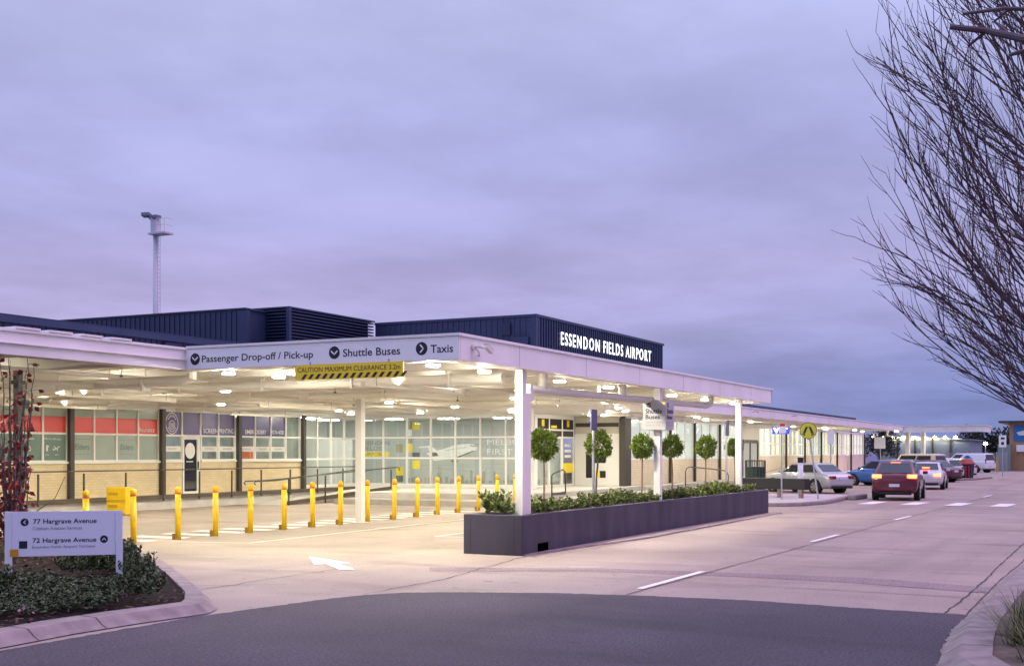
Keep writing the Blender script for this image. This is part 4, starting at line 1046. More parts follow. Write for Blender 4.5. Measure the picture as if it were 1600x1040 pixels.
# ================================================================== GROUND SIGN
gs = thing('ground_sign', 'white street sign on two legs reading 77 and 72 Hargrave Avenue', 'sign', (12.4,13.24,.1))
GA, GB = Vector((11.87,13.81)), Vector((12.93,12.68)); gd = (GB-GA); GL = gd.length; gd.normalize(); gn = Vector((-gd.y, gd.x))*-1  # towards camera
if gn.dot(GA) > 0: gn = -gn
GT, GBm = 1.125, .505
def gp(u, v, e=0): 
    p = GA+gd*(u*GL)+gn*e; return (p.x, p.y, GT+(GBm-GT)*v)
def gquad(mb, u0, u1, v0, v1, e0, e1):
    mb.add([gp(u0,v1,e0),gp(u1,v1,e0),gp(u1,v0,e0),gp(u0,v0,e0),gp(u0,v1,e1),gp(u1,v1,e1),gp(u1,v0,e1),gp(u0,v0,e1)], [(0,3,2,1),(4,5,6,7),(0,1,5,4),(1,2,6,5),(2,3,7,6),(3,0,4,7)])
SB = mat('ground_sign_white', (.68,.73,.86), .4)
mb = MB(); gquad(mb, .06, .94, 0, 1, -.02, .02); mb.build('panel', SB, gs)
for a in ((0,.058),(.942,1)):
    mb = MB(); gquad(mb, a[0], a[1], -.005, 1.75, -.035, .035); mb.build('leg', SB, gs)
mb = MB().use(INK)
def gtext(s, u0, u1, v0, v1, bold=0):
    vs, fs = glyphs(s, bold); xs = [v.x for v in vs]; ys = [v.y for v in vs]
    mb.add([gp(u0+(u1-u0)*(v.x-min(xs))/(max(xs)-min(xs)), v1+(v0-v1)*(v.y-min(ys))/(max(ys)-min(ys)), .024) for v in vs], fs)
def gdisc(u, v, r): mb.face([gp(u+r/GL*math.cos(2*math.pi*k/24), v+r/(GT-GBm)*math.sin(2*math.pi*k/24), .023) for k in range(24)])
gtext('77 Hargrave Avenue', .236, .776, .165, .305, .012); gtext('72 Hargrave Avenue', .232, .773, .592, .73, .012)
gdisc(.165, .234, .053); gdisc(.839, .643, .053)
mb.face([gp(.118,.821,.023),gp(.187,.821,.023),gp(.187,.655,.023),gp(.118,.655,.023)])
mb.use(mat('sign_ochre', (.55,.27,.01), .5)); mb.face([gp(.044,1,.041),gp(.113,1,.041),gp(.113,.833,.041),gp(.044,.833,.041)])
mb.use(GREYINK); gtext('Cobham Aviation Services', .233, .65, .34, .41); gtext('Essendon Fields Airport Terminal', .228, .76, .762, .84)
mb.use(SB)
def gbar(a, b, w):
    d = Vector((b[0]-a[0], b[1]-a[1])); n = Vector((-d.y, d.x)).normalized()*w/2
    f = lambda p: gp(p[0]/GL, p[1]/(GT-GBm), .027)
    mb.face([f((a[0]+n.x, a[1]+n.y)), f((a[0]-n.x, a[1]-n.y)), f((b[0]-n.x, b[1]-n.y)), f((b[0]+n.x, b[1]+n.y))])
cu, cv = .165*GL, .234*(GT-GBm)
for s in (-1, 1): gbar((cu+.016, cv+s*.026), (cu-.017, cv-s*.004), .011)
cu, cv = .839*GL, .643*(GT-GBm)
for s in (-1, 1): gbar((cu+s*.026, cv+.016), (cu-s*.004, cv-.017), .011)
mb.build('lettering', INK, gs)

# bed shrubs
bvar = [shrub_mesh(200+i, .30, .34, 36, 16, .062) for i in range(5)]
bmesh_ = []
for m in bvar:
    me = bpy.data.meshes.new('bed_shrub'); me.from_pydata(m.v, [], m.f); me.materials.append(LEAFB); me.update(); bmesh_.append(me)
random.seed(21); pts = []
tries = 0
while len(pts) < 62 and tries < 6000:
    tries += 1
    x, y = random.uniform(8.6, 17.5), random.uniform(10.6, 19)
    ok = inside((x, y), inner+[(17.8,22.5),(4,22.5)]) and min(math.dist((x,y), q) for q in [(a[0]+(b[0]-a[0])*t/12, a[1]+(b[1]-a[1])*t/12) for a, b in zip(inner, inner[1:]) for t in range(12)]) > .42
    # bare mulch strip behind the sign
    behind = gn.dot(Vector((x, y))-GA) < -.25 and gd.dot(Vector((x, y))-GA) < GL*.55
    if ok and not behind and all(math.dist((x,y), q) > .36 for q in pts): pts.append((x, y))
for i, (x, y) in enumerate(pts):
    o = bpy.data.objects.new('garden_shrub', bmesh_[i % 5]); COL.objects.link(o); s = random.uniform(.8, 1.2)
    near = gn.dot(Vector((x,y))-GA) > -.35 and -.1 < gd.dot(Vector((x,y))-GA) < GL+.1
    o.location = (x, y, .1); o.scale = (s, s, s*random.uniform(.95,1.35)*(.42 if near else 1.0)); o.rotation_euler = (0,0,random.uniform(0,6.28))
    tag(o, 'low dark green shrub in the kerbed garden bed around the street sign', 'shrub', 'low shrubs in the garden bed')
# few fallen petals / litter
mb = MB(); random.seed(4)
for (x, y) in ((11.3,10.9),(12.3,11.5),(10.2,10.9),(10.4,11.2),(11.9,10.75),(9.6,10.75),(10.9,10.7)):
    for k in range(3):
        p = Vector((x+random.gauss(0,.06), y+random.gauss(0,.06), .15+random.uniform(0,.12))); leaf(mb, p, rv()+Vector((0,0,.2)), .06, .02)
tag(mb.build('fallen_leaves', mat('pale_leaf', (.42,.24,.26), .6)), 'pale pink fallen leaves on the garden mulch', kind='stuff')

# slim red leaved tree by the sign
random.seed(31)
rt = thing('young_tree', 'slim upright young tree with sparse dark red leaves by the street sign', 'tree', (15.6,18.2,.1))
tw = MB(); lv = MB()
bx0, by0 = 15.75, 18.15
for k in range(24):
    a = random.uniform(0, 6.28); s = .12*math.sqrt(random.random())
    px, py_ = bx0+s*math.cos(a), by0+s*math.sin(a); P = []; H = random.uniform(1.5, 3.6) if k > 2 else random.uniform(3.3, 3.75)
    sp = random.uniform(.08, .42)
    for i in range(15):
        t = i/14; P.append(Vector((px+math.cos(a)*sp*t**.8+random.gauss(0,.014), py_+math.sin(a)*sp*t**.8+random.gauss(0,.014), .1+H*t)))
    tw.tube(P, [.022*(1-.75*i/14) for i in range(15)], 5)
    for i in range(2, 15):
        if random.random() < (.95 if i < 11 else .35):
            for _ in range(random.choice((1,2,2,3))):
                d = Vector((random.gauss(0,1), random.gauss(0,1), random.uniform(-.9,.3))).normalized()
                q = P[i]+d*random.uniform(.03,.14); tw.tube([P[i], q], .004, 3, cap=False); leaf(lv, q, d+Vector((0,0,-.6)), random.uniform(.10,.15), random.uniform(.04,.055))
tw.tube([(bx0,by0,.0),(bx0,by0,1.0)], [.045,.03], 8)
tw.tube([(bx0,by0,.55),(bx0+.5,by0-.55,1.1),(bx0+.6,by0-.7,1.5)], [.012,.008,.004], 4)
tw.build('trunk', BARK, rt); lv.build('crown', LEAFR, rt)

# ================================================================== STREET ITEMS ON THE RIGHT
isl = [(42.8,11.8),(43.3,10.9),(44.2,10.3),(46.0,9.95),(48.6,10.0),(50.0,10.1),(52.4,10.15),(53,10.6),(53,16.5),(43,18.2),(41.5,18.0),(40.5,14)]
mb = MB(); mb.prism(isl, 0, .13); struct('kerb', mb, CURB, bevel=.03)
mb = MB(); mb.prism([(p[0]+(47.3-p[0])*.05, p[1]+(14-p[1])*.05) for p in isl], .1, .136); struct('pavement', mb, CONC2)
zi = .136
s1 = thing('no_standing_sign', 'thin grey pole with small red and white parking sign at the top', 'sign', (45.9,11.6,zi))
MB().tube([(45.9,11.6,zi),(45.9,11.6,3.05)], .03, 8).build('pole', STEEL, s1)
mb = MB().use(SIGNW); mb.obox((45.88,11.56,2.86), (.02,.26,.36), R(20)); mb.use(REDF); mb.obox((45.87,11.56,2.98), (.022,.2,.1), R(20)); mb.build('plate', SIGNW, s1)
ps = thing('pedestrian_sign', 'round yellow crossing sign with walking legs on a leaning pole', 'sign', (47.6,10.6,zi))
pb, ptp = Vector((47.6,10.6,zi)), Vector((47.55,10.92,2.55))
mb = MB(); mb.tube([pb, ptp, ptp+Vector((0,.06,.5))], .035, 8); mb.build('pole', STEEL, ps)
pc = Vector((47.5,10.96,2.79)); vd = Vector((-47.5,-10.96,0)).normalized(); sdv = Vector((-vd.y, vd.x, 0)); 
if sdv.y > 0: sdv = -sdv
mb = MB(); 
def pdisc(r, e, m, n=28): mb.use(m); mb.face([pc+vd*e+sdv*r*math.cos(2*math.pi*k/n)+Vector((0,0,1))*r*math.sin(2*math.pi*k/n) for k in range(n)])
pdisc(.325, .03, INK); pdisc(.305, .034, mat('sign_lime', (.62,.60,.04), .45))
def ppoly(pts): mb.use(INK); mb.face([pc+vd*.038+sdv*a+Vector((0,0,b)) for a, b in pts])
for s in (-1, 1):
    ppoly([(s*.01,.16),(s*.10,.14),(s*.20,-.09),(s*.12,-.13)][::s]); ppoly([(s*.11,-.15),(s*.19,-.11),(s*.24,-.14),(s*.12,-.21)][::s])
mb.build('disc', INK, ps)
MB().tube([pc+Vector((0,0,-.36))-vd*.0, pc+Vector((0,0,.3))], .03, 6).build('bracket', STEEL, ps)
ba = thing('barrier_bench', 'low black board on timber posts beside the crossing', 'barrier', (48,12.6,zi))
A_, B_ = Vector((49.3,13.9)), Vector((48.1,11.25)); dd = (B_-A_); an = math.atan2(dd.y, dd.x); mid = (A_+B_)/2
MB().obox((mid.x,mid.y,.68), (dd.length+.3,.34,.44), an).build('board', BLACK, ba, bevel=.03)
for t_ in (.12, .55, .92):
    p = A_.lerp(B_, t_)+Vector((-.16,-.1)); MB().obox((p.x,p.y,.48), (.14,.12,.7), an).build('post', mat(f'timber_{t_}', (.24,.18,.13), .8), ba)
wp = thing('marker_post', 'short white marker post with a black cap', 'post', (50.6,12.0,zi))
MB().lathe((50.6,12.0,zi), [(.11,0),(.11,1.38)], 14).build('post', mat('marker_white', (.7,.72,.78), .5), wp, smooth=True); MB().lathe((50.6,12.0,zi), [(.12,1.38),(.12,1.6)], 14).build('cap', BLACK, wp)
kb = thing('wheel_stop', 'grey concrete wheel stop at the kerb end by the crossing', 'kerb block', (51,9.9,0))
MB().obox((51.5,9.85,.1), (2.2,.35,.2), R(-2)).build('block', CURB, kb, bevel=.05)

def pole_sign(x, y, h, label, w, hh, m=SIGNW, lean=0):
    t = thing('traffic_sign', label, 'sign', (x,y,0)); a = math.atan2(y, x)
    MB().tube([(x,y,0),(x,y+lean,h)], .035, 6).build('pole', STEEL, t)
    mb = MB().use(m); mb.obox((x-.06*math.cos(a),y+lean-.06*math.sin(a),h-hh/2), (.02,w,hh), a); mb.build('plate', m, t)
    return t
pole_sign(87.6, 15.1, 3.0, 'square white sign on a pole above the blue hatchback', .75, .8, lean=.12)
pole_sign(64.0, 13.6, 3.1, 'narrow white sign on a pole before the cream brick wing', .35, .75)
pole_sign(88, 17.5, 2.7, 'edge-on grey sign pole against the lit blinds', .12, 1.0)
t = pole_sign(104.3, 8.6, 3.3, 'tall white parking sign with dark arrow near the wire fence', .55, .95)
mb = MB(); mb.obox((104.2,8.59,2.65), (.022,.2,.22), .08); mb.obox((104.2,8.59,3.05), (.022,.28,.14), .08); mb.build('symbol', INK, t)
vs_ = thing('vet_sign', 'small lit blue sign reading VET hung from the canopy', 'sign', (70,17.7,3.1))
MB().box(70, 70.08, 17.25, 18.25, 3.0, 3.42).build('panel', VETB, vs_)
mb = MB(); text_on(mb, 'VET', 'X', 69.992, 18.17, 17.33, 3.06, 3.36, .04); mb.build('lettering', VETW, vs_)
mb = MB(); [mb.tube([(70.04,y,3.42),(70.04,y,3.63)], .012, 5) for y in (17.4,18.1)]; mb.build('hanger', STEEL, vs_)

# ================================================================== CARS
TYRE = mat('tyre', (.018,.018,.02), .8); RIM = mat('rim', (.55,.55,.56), .3, metal=.8); ARCH = mat('arch', (.008,.008,.008), .8)
PLATE = mat('plate', (.55,.6,.7), .5); HEADL = mat('headlight', (.6,.62,.66), .1)
TAILOFF = mat('tail_off', (.22,.012,.018), .15); TAILON = mat('tail_on', (.9,.05,.02), .3, emit=(1.0,.07,.02), estr=14)
def paint(name, c, metal=.2): 
    m = mat(name, c, .28, metal=metal); m.node_tree.nodes['Principled BSDF'].inputs['Coat Weight'].default_value = .6; return m
def make_car(label, L, Wd, H, pm, kind, group, brake=False, cat='car'):
    t = thing('parked_car' if not brake else 'car', label, cat, (0,0,0), group)
    w = Wd/2
    if kind == 'sedan': prof = [(-.5,.45,.70,.80),(-.487,.26,.86,.90),(-.44,.22,.97,.97),(-.33,.2,1.0,1.0),(0,.18,.97,1.0),(.22,.18,.95,1.0),(.36,.2,.88,.98),(.455,.24,.72,.92),(.5,.34,.58,.78)]; cab = (-.40,-.24,.06,.24)
    elif kind == 'hatch': prof = [(-.5,.42,.80,.84),(-.49,.26,.95,.93),(-.45,.22,1.0,.98),(-.3,.2,1.0,1.0),(0,.18,.98,1.0),(.2,.18,.97,1.0),(.36,.2,.92,.98),(.46,.26,.76,.90),(.5,.36,.62,.76)]; cab = (-.485,-.40,.02,.26)
    elif kind == 'suv': prof = [(-.5,.45,.92,.86),(-.49,.30,1.06,.95),(-.45,.27,1.10,.99),(-.3,.25,1.10,1.0),(0,.24,1.07,1.0),(.2,.24,1.06,1.0),(.38,.26,1.0,.98),(.47,.32,.85,.92),(.5,.42,.68,.80)]; cab = (-.485,-.34,.04,.26)
    elif kind == 'van': prof = [(-.5,.42,1.05,.93),(-.495,.32,1.15,.98),(-.45,.3,1.15,1.0),(0,.28,1.15,1.0),(.25,.28,1.12,1.0),(.40,.3,1.02,.98),(.47,.34,.86,.93),(.5,.42,.7,.84)]; cab = (-.495,-.47,.20,.38)
    else: prof = [(-.5,.5,.95,.93),(-.495,.4,1.0,.97),(-.3,.36,1.05,1.0),(0,.34,1.08,1.0),(.2,.34,1.08,1.0),(.40,.34,1.04,.98),(.48,.38,.95,.95),(.5,.45,.75,.9)]; cab = (-.48,-.45,.1,.22)
    mb = MB(); rings = []
    for fx, zb, zt, ws in prof:
        x, ww = fx*L, w*ws
        half = [(0,zb),(ww*.8,zb),(ww*.95,zb+.08),(ww,zb+.42*(zt-zb)),(ww*.985,zt-.16),(ww*.93,zt-.03),(ww*.8,zt),(0,zt+.015)]
        ring = half+[(-a, b) for a, b in half[-2:0:-1]]
        rings.append([(x, a, b) for a, b in ring])
    n = len(rings[0]); vs = [p for r in rings for p in r]; fs = []
    for i in range(len(rings)-1):
        for k in range(n): fs.append((i*n+k, i*n+(k+1) % n, (i+1)*n+(k+1) % n, (i+1)*n+k))
    fs.append(tuple(range(n))[::-1]); fs.append(tuple((len(rings)-1)*n+k for k in range(n)))
    mb.add(vs, fs); body = mb.build('body', pm, t, smooth=True, sub=1)
    belt = prof[4][2]-.05
    xr0, xr1, xf1, xf0 = [c*L for c in cab]; wb, wr = w*.90, w*.70
    bq = [(xr0,-wb),(xf0,-wb*.95),(xf0,wb*.95),(xr0,wb)]; rq = [(xr1,-wr),(xf1,-wr),(xf1,wr),(xr1,wr)]
    mb = MB(); zc = H-.03
    mb.add([(x,y,belt) for x,y in bq]+[(x,y,zc) for x,y in rq]+[((xr1*.9+xf1*.1),0,H),((xf1*.85+xr1*.15),0,H)], [(0,1,5,4),(1,2,6,5),(2,3,7,6),(3,0,4,7),(4,5,9,8),(5,6,9),(6,7,8,9),(7,4,8)])
    cabin = mb.build('roof', pm, t, bevel=.09, seg=4, smooth=True)
    V = [Vector(p) for p in mb.v]
    def win(ids, s0, s1, t0, t1, s0t=None, s1t=None):
        a, b, c, d = [V[i] for i in ids]; nrm = (b-a).cross(d-a).normalized()
        s0t = s0 if s0t is None else s0t; s1t = s1 if s1t is None else s1t
        def at(s, q): return (a.lerp(b, s)).lerp(d.lerp(c, s), q)+nrm*.014
        m2 = MB(); m2.face([at(s0,t0), at(s1,t0), at(s1t,t1), at(s0t,t1)]); m2.build('window', GLASSD, t)
    if kind == 'van': spl = [(.70,.94)]
    else: spl = [(.10,.47),(.51,.93)]
    for s0, s1 in spl:
        win((0,1,5,4), s0, s1, .14, .86); win((2,3,7,6), 1-s1, 1-s0, .14, .86)
    win((1,2,6,5), .06, .94, .10, .90); win((3,0,4,7), .09, .91, .22 if kind == 'sedan' else .15, .86)
    r = .31 if kind in ('sedan','hatch') else .35
    for fx in (-.30, .30):
        for sd_ in (-1, 1):
            y = sd_*(w-.11); x = fx*L
            MB().lathe((x, sd_*(w-.10), r+.02), [(r+.07,-.105*1),(r+.07,.107)], 24, 'Y').build('wheel_arch', ARCH, t)
            wh = MB().lathe((x, sd_*(w-.09), r), [(r*.66,-.1),(r*.95,-.1),(r,-.06),(r,.06),(r*.95,.105),(r*.66,.105)], 24, 'Y').build('wheel', TYRE, t)
            m3 = MB(); m3.lathe((x, sd_*(w-.09), r), [(r*.67,.085),(r*.67,.098)], 20, 'Y') if False else None
            for k in range(6):
                aa = 2*math.pi*k/6; 
                c = Vector((x+math.cos(aa)*r*.36, sd_*(w+.022), r+math.sin(aa)*r*.36)); m3.obox(c, (r*.62, .02, r*.22), 0, -aa)
            m3.lathe((x, sd_*(w+.018), r), [(r*.2,-.012),(r*.2,.014)], 10, 'Y')
            for k in range(20):
                a0, a1 = 2*math.pi*k/20, 2*math.pi*(k+1)/20
                q = lambda a, rr: (x+math.cos(a)*rr, sd_*(w+.02), r+math.sin(a)*rr)
                m3.face([q(a0,r*.6), q(a1,r*.6), q(a1,r*.70), q(a0,r*.70)])
            m3.build('rim', RIM, wh)
    xr = -L/2; zt = prof[1][2]
    for sd_ in (-1, 1):
        m4 = MB(); lm_ = TAILON if brake else TAILOFF
        if kind in ('hatch','suv','van'): m4.obox((xr+.07, sd_*w*.74, zt-.08), (.16,.36 if kind != 'van' else .14,.15 if kind != 'van' else .4))
        else: m4.obox((xr+.05, sd_*w*.66, zt-.10), (.14,.36,.15))
        m4.build('tail_light', lm_, t, bevel=.03)
        MB().obox((L/2-.13, sd_*w*.68, prof[-2][2]-.06), (.2,.34,.13)).build('headlight', HEADL, t, bevel=.04)
        MB().obox((xf0-.35, sd_*(w+.07), belt+.08), (.12,.2,.14)).build('mirror', pm, t, bevel=.03)
    if brake:
        hz = (H-.10) if kind != 'sedan' else belt+.22
        MB().obox((xr1-.04 if kind != 'sedan' else xr0+.2, 0, hz), (.06,.36,.05)).build('brake_light', TAILON, t)
    MB().obox((xr-.012 if kind != 'sedan' else xr-.0, 0, .72 if kind == 'sedan' else .62), (.03,.40,.12)).build('number_plate', PLATE, t)
    MB().obox((xr+.05, 0, .30), (.2,Wd*.72,.12)).build('bumper', ARCH, t, bevel=.03)
    return t
def place(t, x, y, deg): t.location = (x, y, 0); t.rotation_euler = (0,0,R(deg)); ORG[t.name] = (x,y,0); return t
silver = place(make_car('silver four-door sedan parked nose to the wing wall, rear showing', 4.7,1.78,1.44, paint('silver_paint', (.50,.51,.53), .35), 'sedan', None), 59.4, 13.8, 58)
red = place(make_car('dark red car with lit brake lights driving over the crossing', 4.4,1.82,1.62, paint('red_paint', (.11,.006,.025), .2), 'suv', None, brake=True), 52.6, 8.35, 4)
whitec = place(make_car('pale sedan with lit brake lights ahead of the red car', 4.7,1.82,1.45, paint('white_paint_car', (.62,.58,.64), .1), 'sedan', None, brake=True), 68.3, 9.35, 4)
blue = place(make_car('bright blue hatchback parked beyond the silver sedan', 4.1,1.72,1.5, paint('blue_paint', (.03,.12,.45), .3), 'hatch', None), 73.2, 12.75, 66)
P_ = [('dark grey hatchback parked beyond the blue hatchback', 'hatch', (.05,.05,.07), 79.5, 13.2), ('cream boxy four-wheel drive parked under the far canopy', 'ute', (.70,.60,.38), 86.5, 12.9), ('dark maroon sedan parked between cream car and silver wagon', 'sedan', (.10,.015,.03), 84, 11.6), ('silver wagon parked behind the dark bin', 'hatch', (.45,.46,.50), 88.5, 12.0), ('white hatchback with dark windows left of the white van', 'hatch', (.68,.68,.72), 97.5, 12.1)]
for lab, k, c, x, y in P_:
    H_ = {'hatch':1.5,'sedan':1.44,'ute':1.85}[k]
    place(make_car(lab, 4.4 if k != 'ute' else 4.8, 1.78, H_, paint(lab.replace(' ','_')[:20], c), k, 'cars parked in the far row'), x, y, 64)
van = place(make_car('white van with a round blue logo on its side', 4.9,1.9,1.85, paint('van_white', (.72,.73,.78), .05), 'van', None, cat='van'), 125, 13.4, 60)
mb = MB()
for k in range(1): mb.face([(-.6+.42*math.cos(2*math.pi*j/24), .97, 1.25+.38*math.sin(2*math.pi*j/24)) for j in range(24)])
o = mb.build('logo', mat('logo_blue', (.01,.16,.30), .4)); o.parent = van

db = thing('rubbish_bin', 'large dark bin with a red peaked lid on the traffic island', 'bin', (90.5,9.85,.1))
mb = MB(); mb.lathe((90.5,9.85,.12), [(.48,0),(.56,.95),(.58,1.0)], 8); mb.build('body', mat('bin_dark', (.02,.018,.03), .5), db)
mb = MB(); mb.lathe((90.5,9.85,1.1), [(.64,0),(.62,.06),(.36,.34),(.12,.42)], 4); mb.build('lid', mat('bin_red', (.30,.02,.03), .5), db)
mb = MB()
for a in (165, 185, 205): mb.obox((90.5+.56*math.cos(R(a)), 9.85+.56*math.sin(R(a)), .6), (.03,.1,.8), R(a)); 
mb.build('stripe', MATS['bin_red'], db)
mb = MB(); mb.prism([(84,12.2),(90,9.3),(97,8.7),(98,9.4),(97.5,12.4)], 0, .14); struct('kerb', mb, CURB, bevel=.04)

# ================================================================== FAR BACKGROUND
bb = thing('brick_building', 'small orange brick building with a blue mural at the street end', 'building', (138,9,0))
MB().box(136.5, 150, -6, 10.6, 0, 5.0).build('wall', BRICKO, bb)
MB().box(135.8, 151, -6.5, 11.6, 5.0, 5.2).build('roof', POST, bb)
mb = MB().use(mat('mural_blue', (.02,.17,.42), .5)); mb.box(136.44, 136.49, 3, 10.2, 3.05, 4.75)
mb.use(WHITEF); poly_on(mb, 'X', 136.42, [(9.9,4.0),(9.2,4.2),(8.9,4.6),(8.8,4.2),(6,4.1),(6,3.7),(8.6,3.65),(8.9,3.2),(9.1,3.7),(9.7,3.7)])
mb.build('mural', WHITEF, bb)
MB().box(136.2, 136.45, 9.0, 9.9, 2.0, 2.7).build('notice_board', SIGNW, bb)
gbx = thing('utility_box', 'grey green utility cabinet beside the brick building', 'cabinet', (135.5,11,0)); MB().box(135, 136.3, 10.4, 11.6, 0, 2.75).build('cabinet', mat('grey_green', (.22,.28,.27), .6), gbx)
wf_ = thing('wire_fence', 'grey wire fence left of the brick building', 'fence', (134,14,0))
mb = MB(); 
for i in range(8): mb.box(133.9, 134.0, 10.6+.95*i, 10.68+.95*i, 0, 2.0)
mb.build('post', STEEL, wf_)
mb = MB()
for i in range(90): mb.box(133.95, 133.965, 10.6+.075*i, 10.62+.075*i, .1, 1.9)
for i in range(18): mb.box(133.955, 133.97, 10.6, 17.3, .1+.105*i, .115+.105*i)
mb.build('mesh', STEEL, wf_)
bk = thing('timber_box', 'two pale timber posts standing before the wire fence', 'post', (130,11.4,0)); mb = MB(); mb.box(130,130.2,11.1,11.35,0,1.5); mb.box(130,130.2,11.5,11.75,0,1.5); mb.build('post', mat('pale_timber', (.45,.32,.14), .8), bk)
hg = thing('hangar', 'large blue grey hangar with a row of bright lamps under its eave', 'building', (228,32,0))
MB().box(226, 245, 23.8, 41, 0, 4.0).build('wall', mat('hangar_wall', (.16,.20,.27), .6, base2=(.20,.25,.31), scale=.4), hg)
mb = MB(); mb.add([(225.5,41.4,5.1),(225.5,23.4,4.0),(246,23.4,4.0),(246,41.4,5.1),(225.5,41.4,5.3),(225.5,23.4,4.2),(246,23.4,4.2),(246,41.4,5.3)], [(0,3,2,1),(4,5,6,7),(0,1,5,4),(1,2,6,5),(2,3,7,6),(3,0,4,7)]); mb.build('roof', mat('hangar_roof', (.2,.22,.28), .5), hg)
mb = MB(); mb.add([(225.9,41,4.0),(225.9,24,4.0),(225.9,41,5.05)], [(0,1,2)]); mb.build('gable', mat('hangar_gable', (.45,.45,.38), .6), hg)
for y in (39,36,33,30,27): MB().box(225.7, 226, y, y+.3, 0, 4.4).build('post', POST, hg)
for i in range(9): MB().lathe((225.0, 40.2-1.75*i, 4.55), [(.05,-.22),(.24,-.12),(.24,.12),(.05,.22)], 10).build('lamp', LAMPF, hg)
sh = thing('shed', 'pale blue metal shed behind the end of the terminal wing', 'building', (150,32,0)); MB().box(150, 160, 28.2, 40, 0, 3.6).build('wall', mat('shed_blue', (.22,.30,.45), .5), sh); MB().box(149.6, 160.4, 27.9, 40.4, 3.6, 3.8).build('roof', NAVYD, sh)

def far_tree(x, y, h, r, seed, label, n=900, lz=.35):
    random.seed(seed); t = thing('tree', label, 'tree', (x,y,0), 'dark trees on the horizon'); mb = MB()
    cl_ = [Vector((rv().x*r*.7, rv().y*r*.7, h*random.uniform(.45,.9))) for _ in range(14)]
    for i in range(n):
        c = random.choice(cl_); p = c+rv()*r*.42; leaf(mb, p+Vector((x,y,0)), rv(), lz*random.uniform(.6,1.3), lz*.3)
    mb.build('crown', LEAFD, t)
    mb = MB(); mb.tube([(x,y,0),(x+.1,y,h*.35),(x,y+.1,h*.7)], [h*.04,h*.03,h*.01], 7)
    for c in cl_[:6]: mb.tube([(x,y,h*.3),(x+c.x,y+c.y,c.z)], [h*.018,h*.006], 5)
    mb.build('trunk', BARK, t)
far_tree(140, 24.3, 4.4, 2.3, 61, 'dark spreading tree seen under the far canopy', 1800, .3)
for i, (x, y, h, r, lab) in enumerate(((300,29,6.6,5.5,'dark rounded tree left of the tall parking sign'),(300,21.5,7.2,6,'dark broad tree behind the tall parking sign'),(300,14.5,6.5,5.5,'dark low tree beside the brick building'))): far_tree(x, y, h, r, 70+i, lab, 1500, .8)
mb = MB(); random.seed(9)
for i in range(3500): leaf(mb, Vector((305+random.uniform(0,8), random.uniform(6,46), random.uniform(0,2.6))), rv(), random.uniform(.5,1.1), .35)
tag(mb.build('far_hedge', LEAFD), 'dark far hedge line along the airfield edge', kind='stuff')
def lamp_post(x, y, h, m, label):
    t = thing('street_lamp', label, 'street lamp', (x,y,0), 'distant street lamps'); MB().tube([(x,y,0),(x,y,h)], .06, 6).build('pole', STEEL, t); MB().lathe((x,y,h), [(.05,-.2),(.26,-.12),(.26,.12),(.05,.2)], 10).build('lamp', m, t)
lamp_post(190, 18, 3.2, LAMPF, 'distant street lamp glowing pale left of the parking sign'); lamp_post(172, 14.1, 1.9, LAMPO, 'low orange lamp glowing right of the parking sign'); lamp_post(200, 36, 3.0, LAMPO, 'small orange lamp glowing beside the dark spreading tree')

# ================================================================== BARE STREET TREES
def tubeq(mb, P, r0, r1, n): mb.tube(P, [r0+(r1-r0)*i/(len(P)-1) for i in range(len(P))], n, cap=False)
def grow(p, d, length, seg, up, wob):
    P = [p.copy()]; n = max(2, int(length/seg)); d = d.normalized()
    for i in range(n):
        d = (d+Vector((random.gauss(0,wob), random.gauss(0,wob), up+random.gauss(0,wob)))).normalized(); P.append(P[-1]+d*seg)
    return P
def env(x, y, z):
    k = ((0,.5),(2.3,.9),(2.7,1.5),(3.1,2.1),(3.7,2.45),(4.6,2.7),(6,2.75),(7,2.35),(9,1.3),(12,.5)); 
    for (a, ra), (b, rb) in zip(k, k[1:]):
        if a <= z <= b: return ra+(rb-ra)*(z-a)/(b-a)
    return .4
def clip(P, x, y, m=1.0):
    for i, p in enumerate(P):
        if math.hypot(p.x-x, p.y-y) > env(x, y, p.z)*m: return P[:max(i, 2)]
    return P
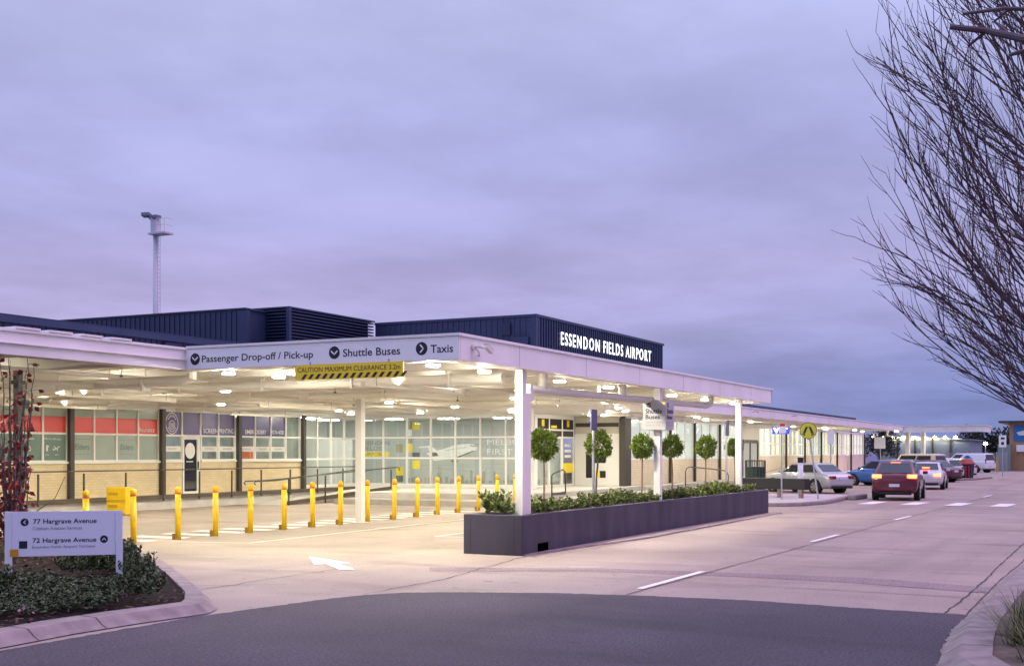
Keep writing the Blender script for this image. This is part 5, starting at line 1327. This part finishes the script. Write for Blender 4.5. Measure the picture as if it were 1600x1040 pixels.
def bare_tree(x, y, h, nl, label, seed, zmin=1.25, reach=5.2, cull=None):
    random.seed(seed); t = thing('bare_tree', label, 'tree', (x,y,.1), 'leafless street trees'); tr, lb, tg = MB(), MB(), MB()
    TP = grow(Vector((x,y,.1)), Vector((0,0,1)), h, .5, .05, .025); tubeq(tr, TP, .15, .02, 10)
    for k in range(nl):
        f = k/(nl-1); z = zmin+(h-zmin-1.0)*f**1.3
        i = min(len(TP)-2, int((z-.1)/.5)); p0 = TP[i].lerp(TP[i+1], ((z-.1)/.5) % 1)
        a = k*2.39996+random.uniform(-.3,.3) if random.random() < .42 else R(116+random.gauss(0,42)); el = R(random.uniform(17,42)+22*f)
        d = Vector((math.cos(a)*math.cos(el), math.sin(a)*math.cos(el), math.sin(el)))
        ln = reach*(1.0-.5*f)*random.uniform(.8,1.1)
        P = clip(grow(p0, d, ln, .22, .022, .035), x, y, random.uniform(.82,1.02)); r0 = .017*(1-.3*f)*random.uniform(.7,1.2); ln *= 1-.22*max(0, -math.cos(a))
        tubeq(lb, P, r0, .005, 6)
        for j in range(3, len(P)-1):
            for _ in range(1 if random.random() < .72 else 2):
                fr = j/len(P); dj = (P[j+1]-P[j]).normalized(); sd_ = dj.cross(rv()).normalized()
                d2 = (dj*random.uniform(.75,1.2)+sd_*random.uniform(.3,.62)+Vector((0,0,.16)))
                l2 = random.uniform(.45,1.5)*(1.1-.55*fr)
                Q = clip(grow(P[j], d2, l2, .14, .035, .04), x, y, random.uniform(.98,1.12)); tubeq(lb if l2 > .9 else tg, Q, .0075 if l2 > .7 else .0055, .0028, 4)
                for q in range(2, len(Q)):
                    if random.random() < .58:
                        dq = (Q[q]-Q[q-1]).normalized(); s2 = dq.cross(rv()).normalized()
                        tubeq(tg, grow(Q[q], dq+s2*random.uniform(.35,.75)+Vector((0,0,.14)), random.uniform(.12,.42), .1, .05, .06), .0038, .002, 3)
    tr.build('trunk', BARK, t); lb.build('limbs', BARK, t); tg.build('twigs', TWIG, t)
    return t
bare_tree(14.72, .13, 10.4, 138, 'tall leafless tree on the right verge, branches sweeping up and left', 3)
t2 = thing('bare_tree', 'nearest leafless tree, only dark branch ends showing at the top corner', 'tree', (5.4,-2.6,.1), 'leafless street trees')
mb = MB(); tubeq(mb, [Vector((5.4,-2.6,.1)), Vector((5.42,-2.58,2.0)), Vector((5.4,-2.6,4.6))], .11, .05, 10); mb.build('trunk', BARK, t2)
mb = MB(); random.seed(77)
tubeq(mb, [Vector(p) for p in ((5.4,-2.6,2.4),(4.7,-1.5,2.8),(4.2,-.5,3.02),(3.98,.09,3.16),(4.11,.28,3.24),(4.17,.39,3.30),(4.17,.5,3.33))], .02, .009, 8)
tubeq(mb, [Vector(p) for p in ((4.2,-.5,3.02),(4.12,-.1,3.25),(4.16,.19,3.33),(4.19,.34,3.37),(4.24,.47,3.39))], .010, .005, 6)
tubeq(mb, [Vector(p) for p in ((4.7,-1.5,2.8),(4.3,-.4,3.1),(4.09,.1,3.17),(4.23,.27,3.24),(4.26,.33,3.24))], .011, .006, 6)
tubeq(mb, [Vector(p) for p in ((4.17,.39,3.3),(4.2,.45,3.27))], .006, .004, 5)
tubeq(mb, [Vector(p) for p in ((4.15,.33,3.28),(4.18,.37,3.33),(4.16,.33,3.35))], .006, .004, 5)
for k in range(9):
    P = grow(Vector((5.4,-2.6,2.4+.22*k)), Vector((.5+.3*math.cos(k*2.4),-abs(math.sin(k*2.4))-.4,.7)), 1.8, .2, .03, .05); tubeq(mb, P, .02, .005, 6)
mb.build('limbs', BARK, t2)

# strappy grass clumps on the verge
def tuft(seed):
    random.seed(seed); mb = MB()
    for k in range(110):
        a = random.uniform(0,6.283); el = R(random.uniform(22,80)); l = random.uniform(.35,.75); w = random.uniform(.006,.011)
        b = Vector((random.gauss(0,.07), random.gauss(0,.07), 0)); d = Vector((math.cos(a)*math.cos(el), math.sin(a)*math.cos(el), math.sin(el)))
        s = Vector((-math.sin(a), math.cos(a), 0)); P = []
        for i in range(6):
            t = i/5; P.append((b+d*l*t+Vector((math.cos(a),math.sin(a),-1))*.16*l*t*t, w*(1-t*.93)))
        for (p, wa), (q, wb_) in zip(P, P[1:]): mb.face([p-s*wa, p+s*wa, q+s*wb_, q-s*wb_])
    me = bpy.data.meshes.new('grass_clump'); me.from_pydata([tuple(v) for v in mb.v], [], mb.f); me.materials.append(BLADE); me.update(); return me
tms = [tuft(i) for i in (1,2,3)]
for i, (x, y, s) in enumerate(((12.5,.84,1),(13.2,.9,.95),(14.1,.85,.8),(11.6,.66,1.0),(15.4,.8,.7),(12.9,.5,1.0),(12.2,.3,1.1),(13.8,.4,1),(17,.6,.8),(20,.5,.8))):
    o = bpy.data.objects.new('grass_clump', tms[i % 3]); COL.objects.link(o); o.location = (x,y,.11); o.scale = (s,s,s); o.rotation_euler = (0,0,i*1.3)
    tag(o, 'strappy green grass clump on the right verge behind the kerb', 'grass clump', 'grass clumps on the right verge')
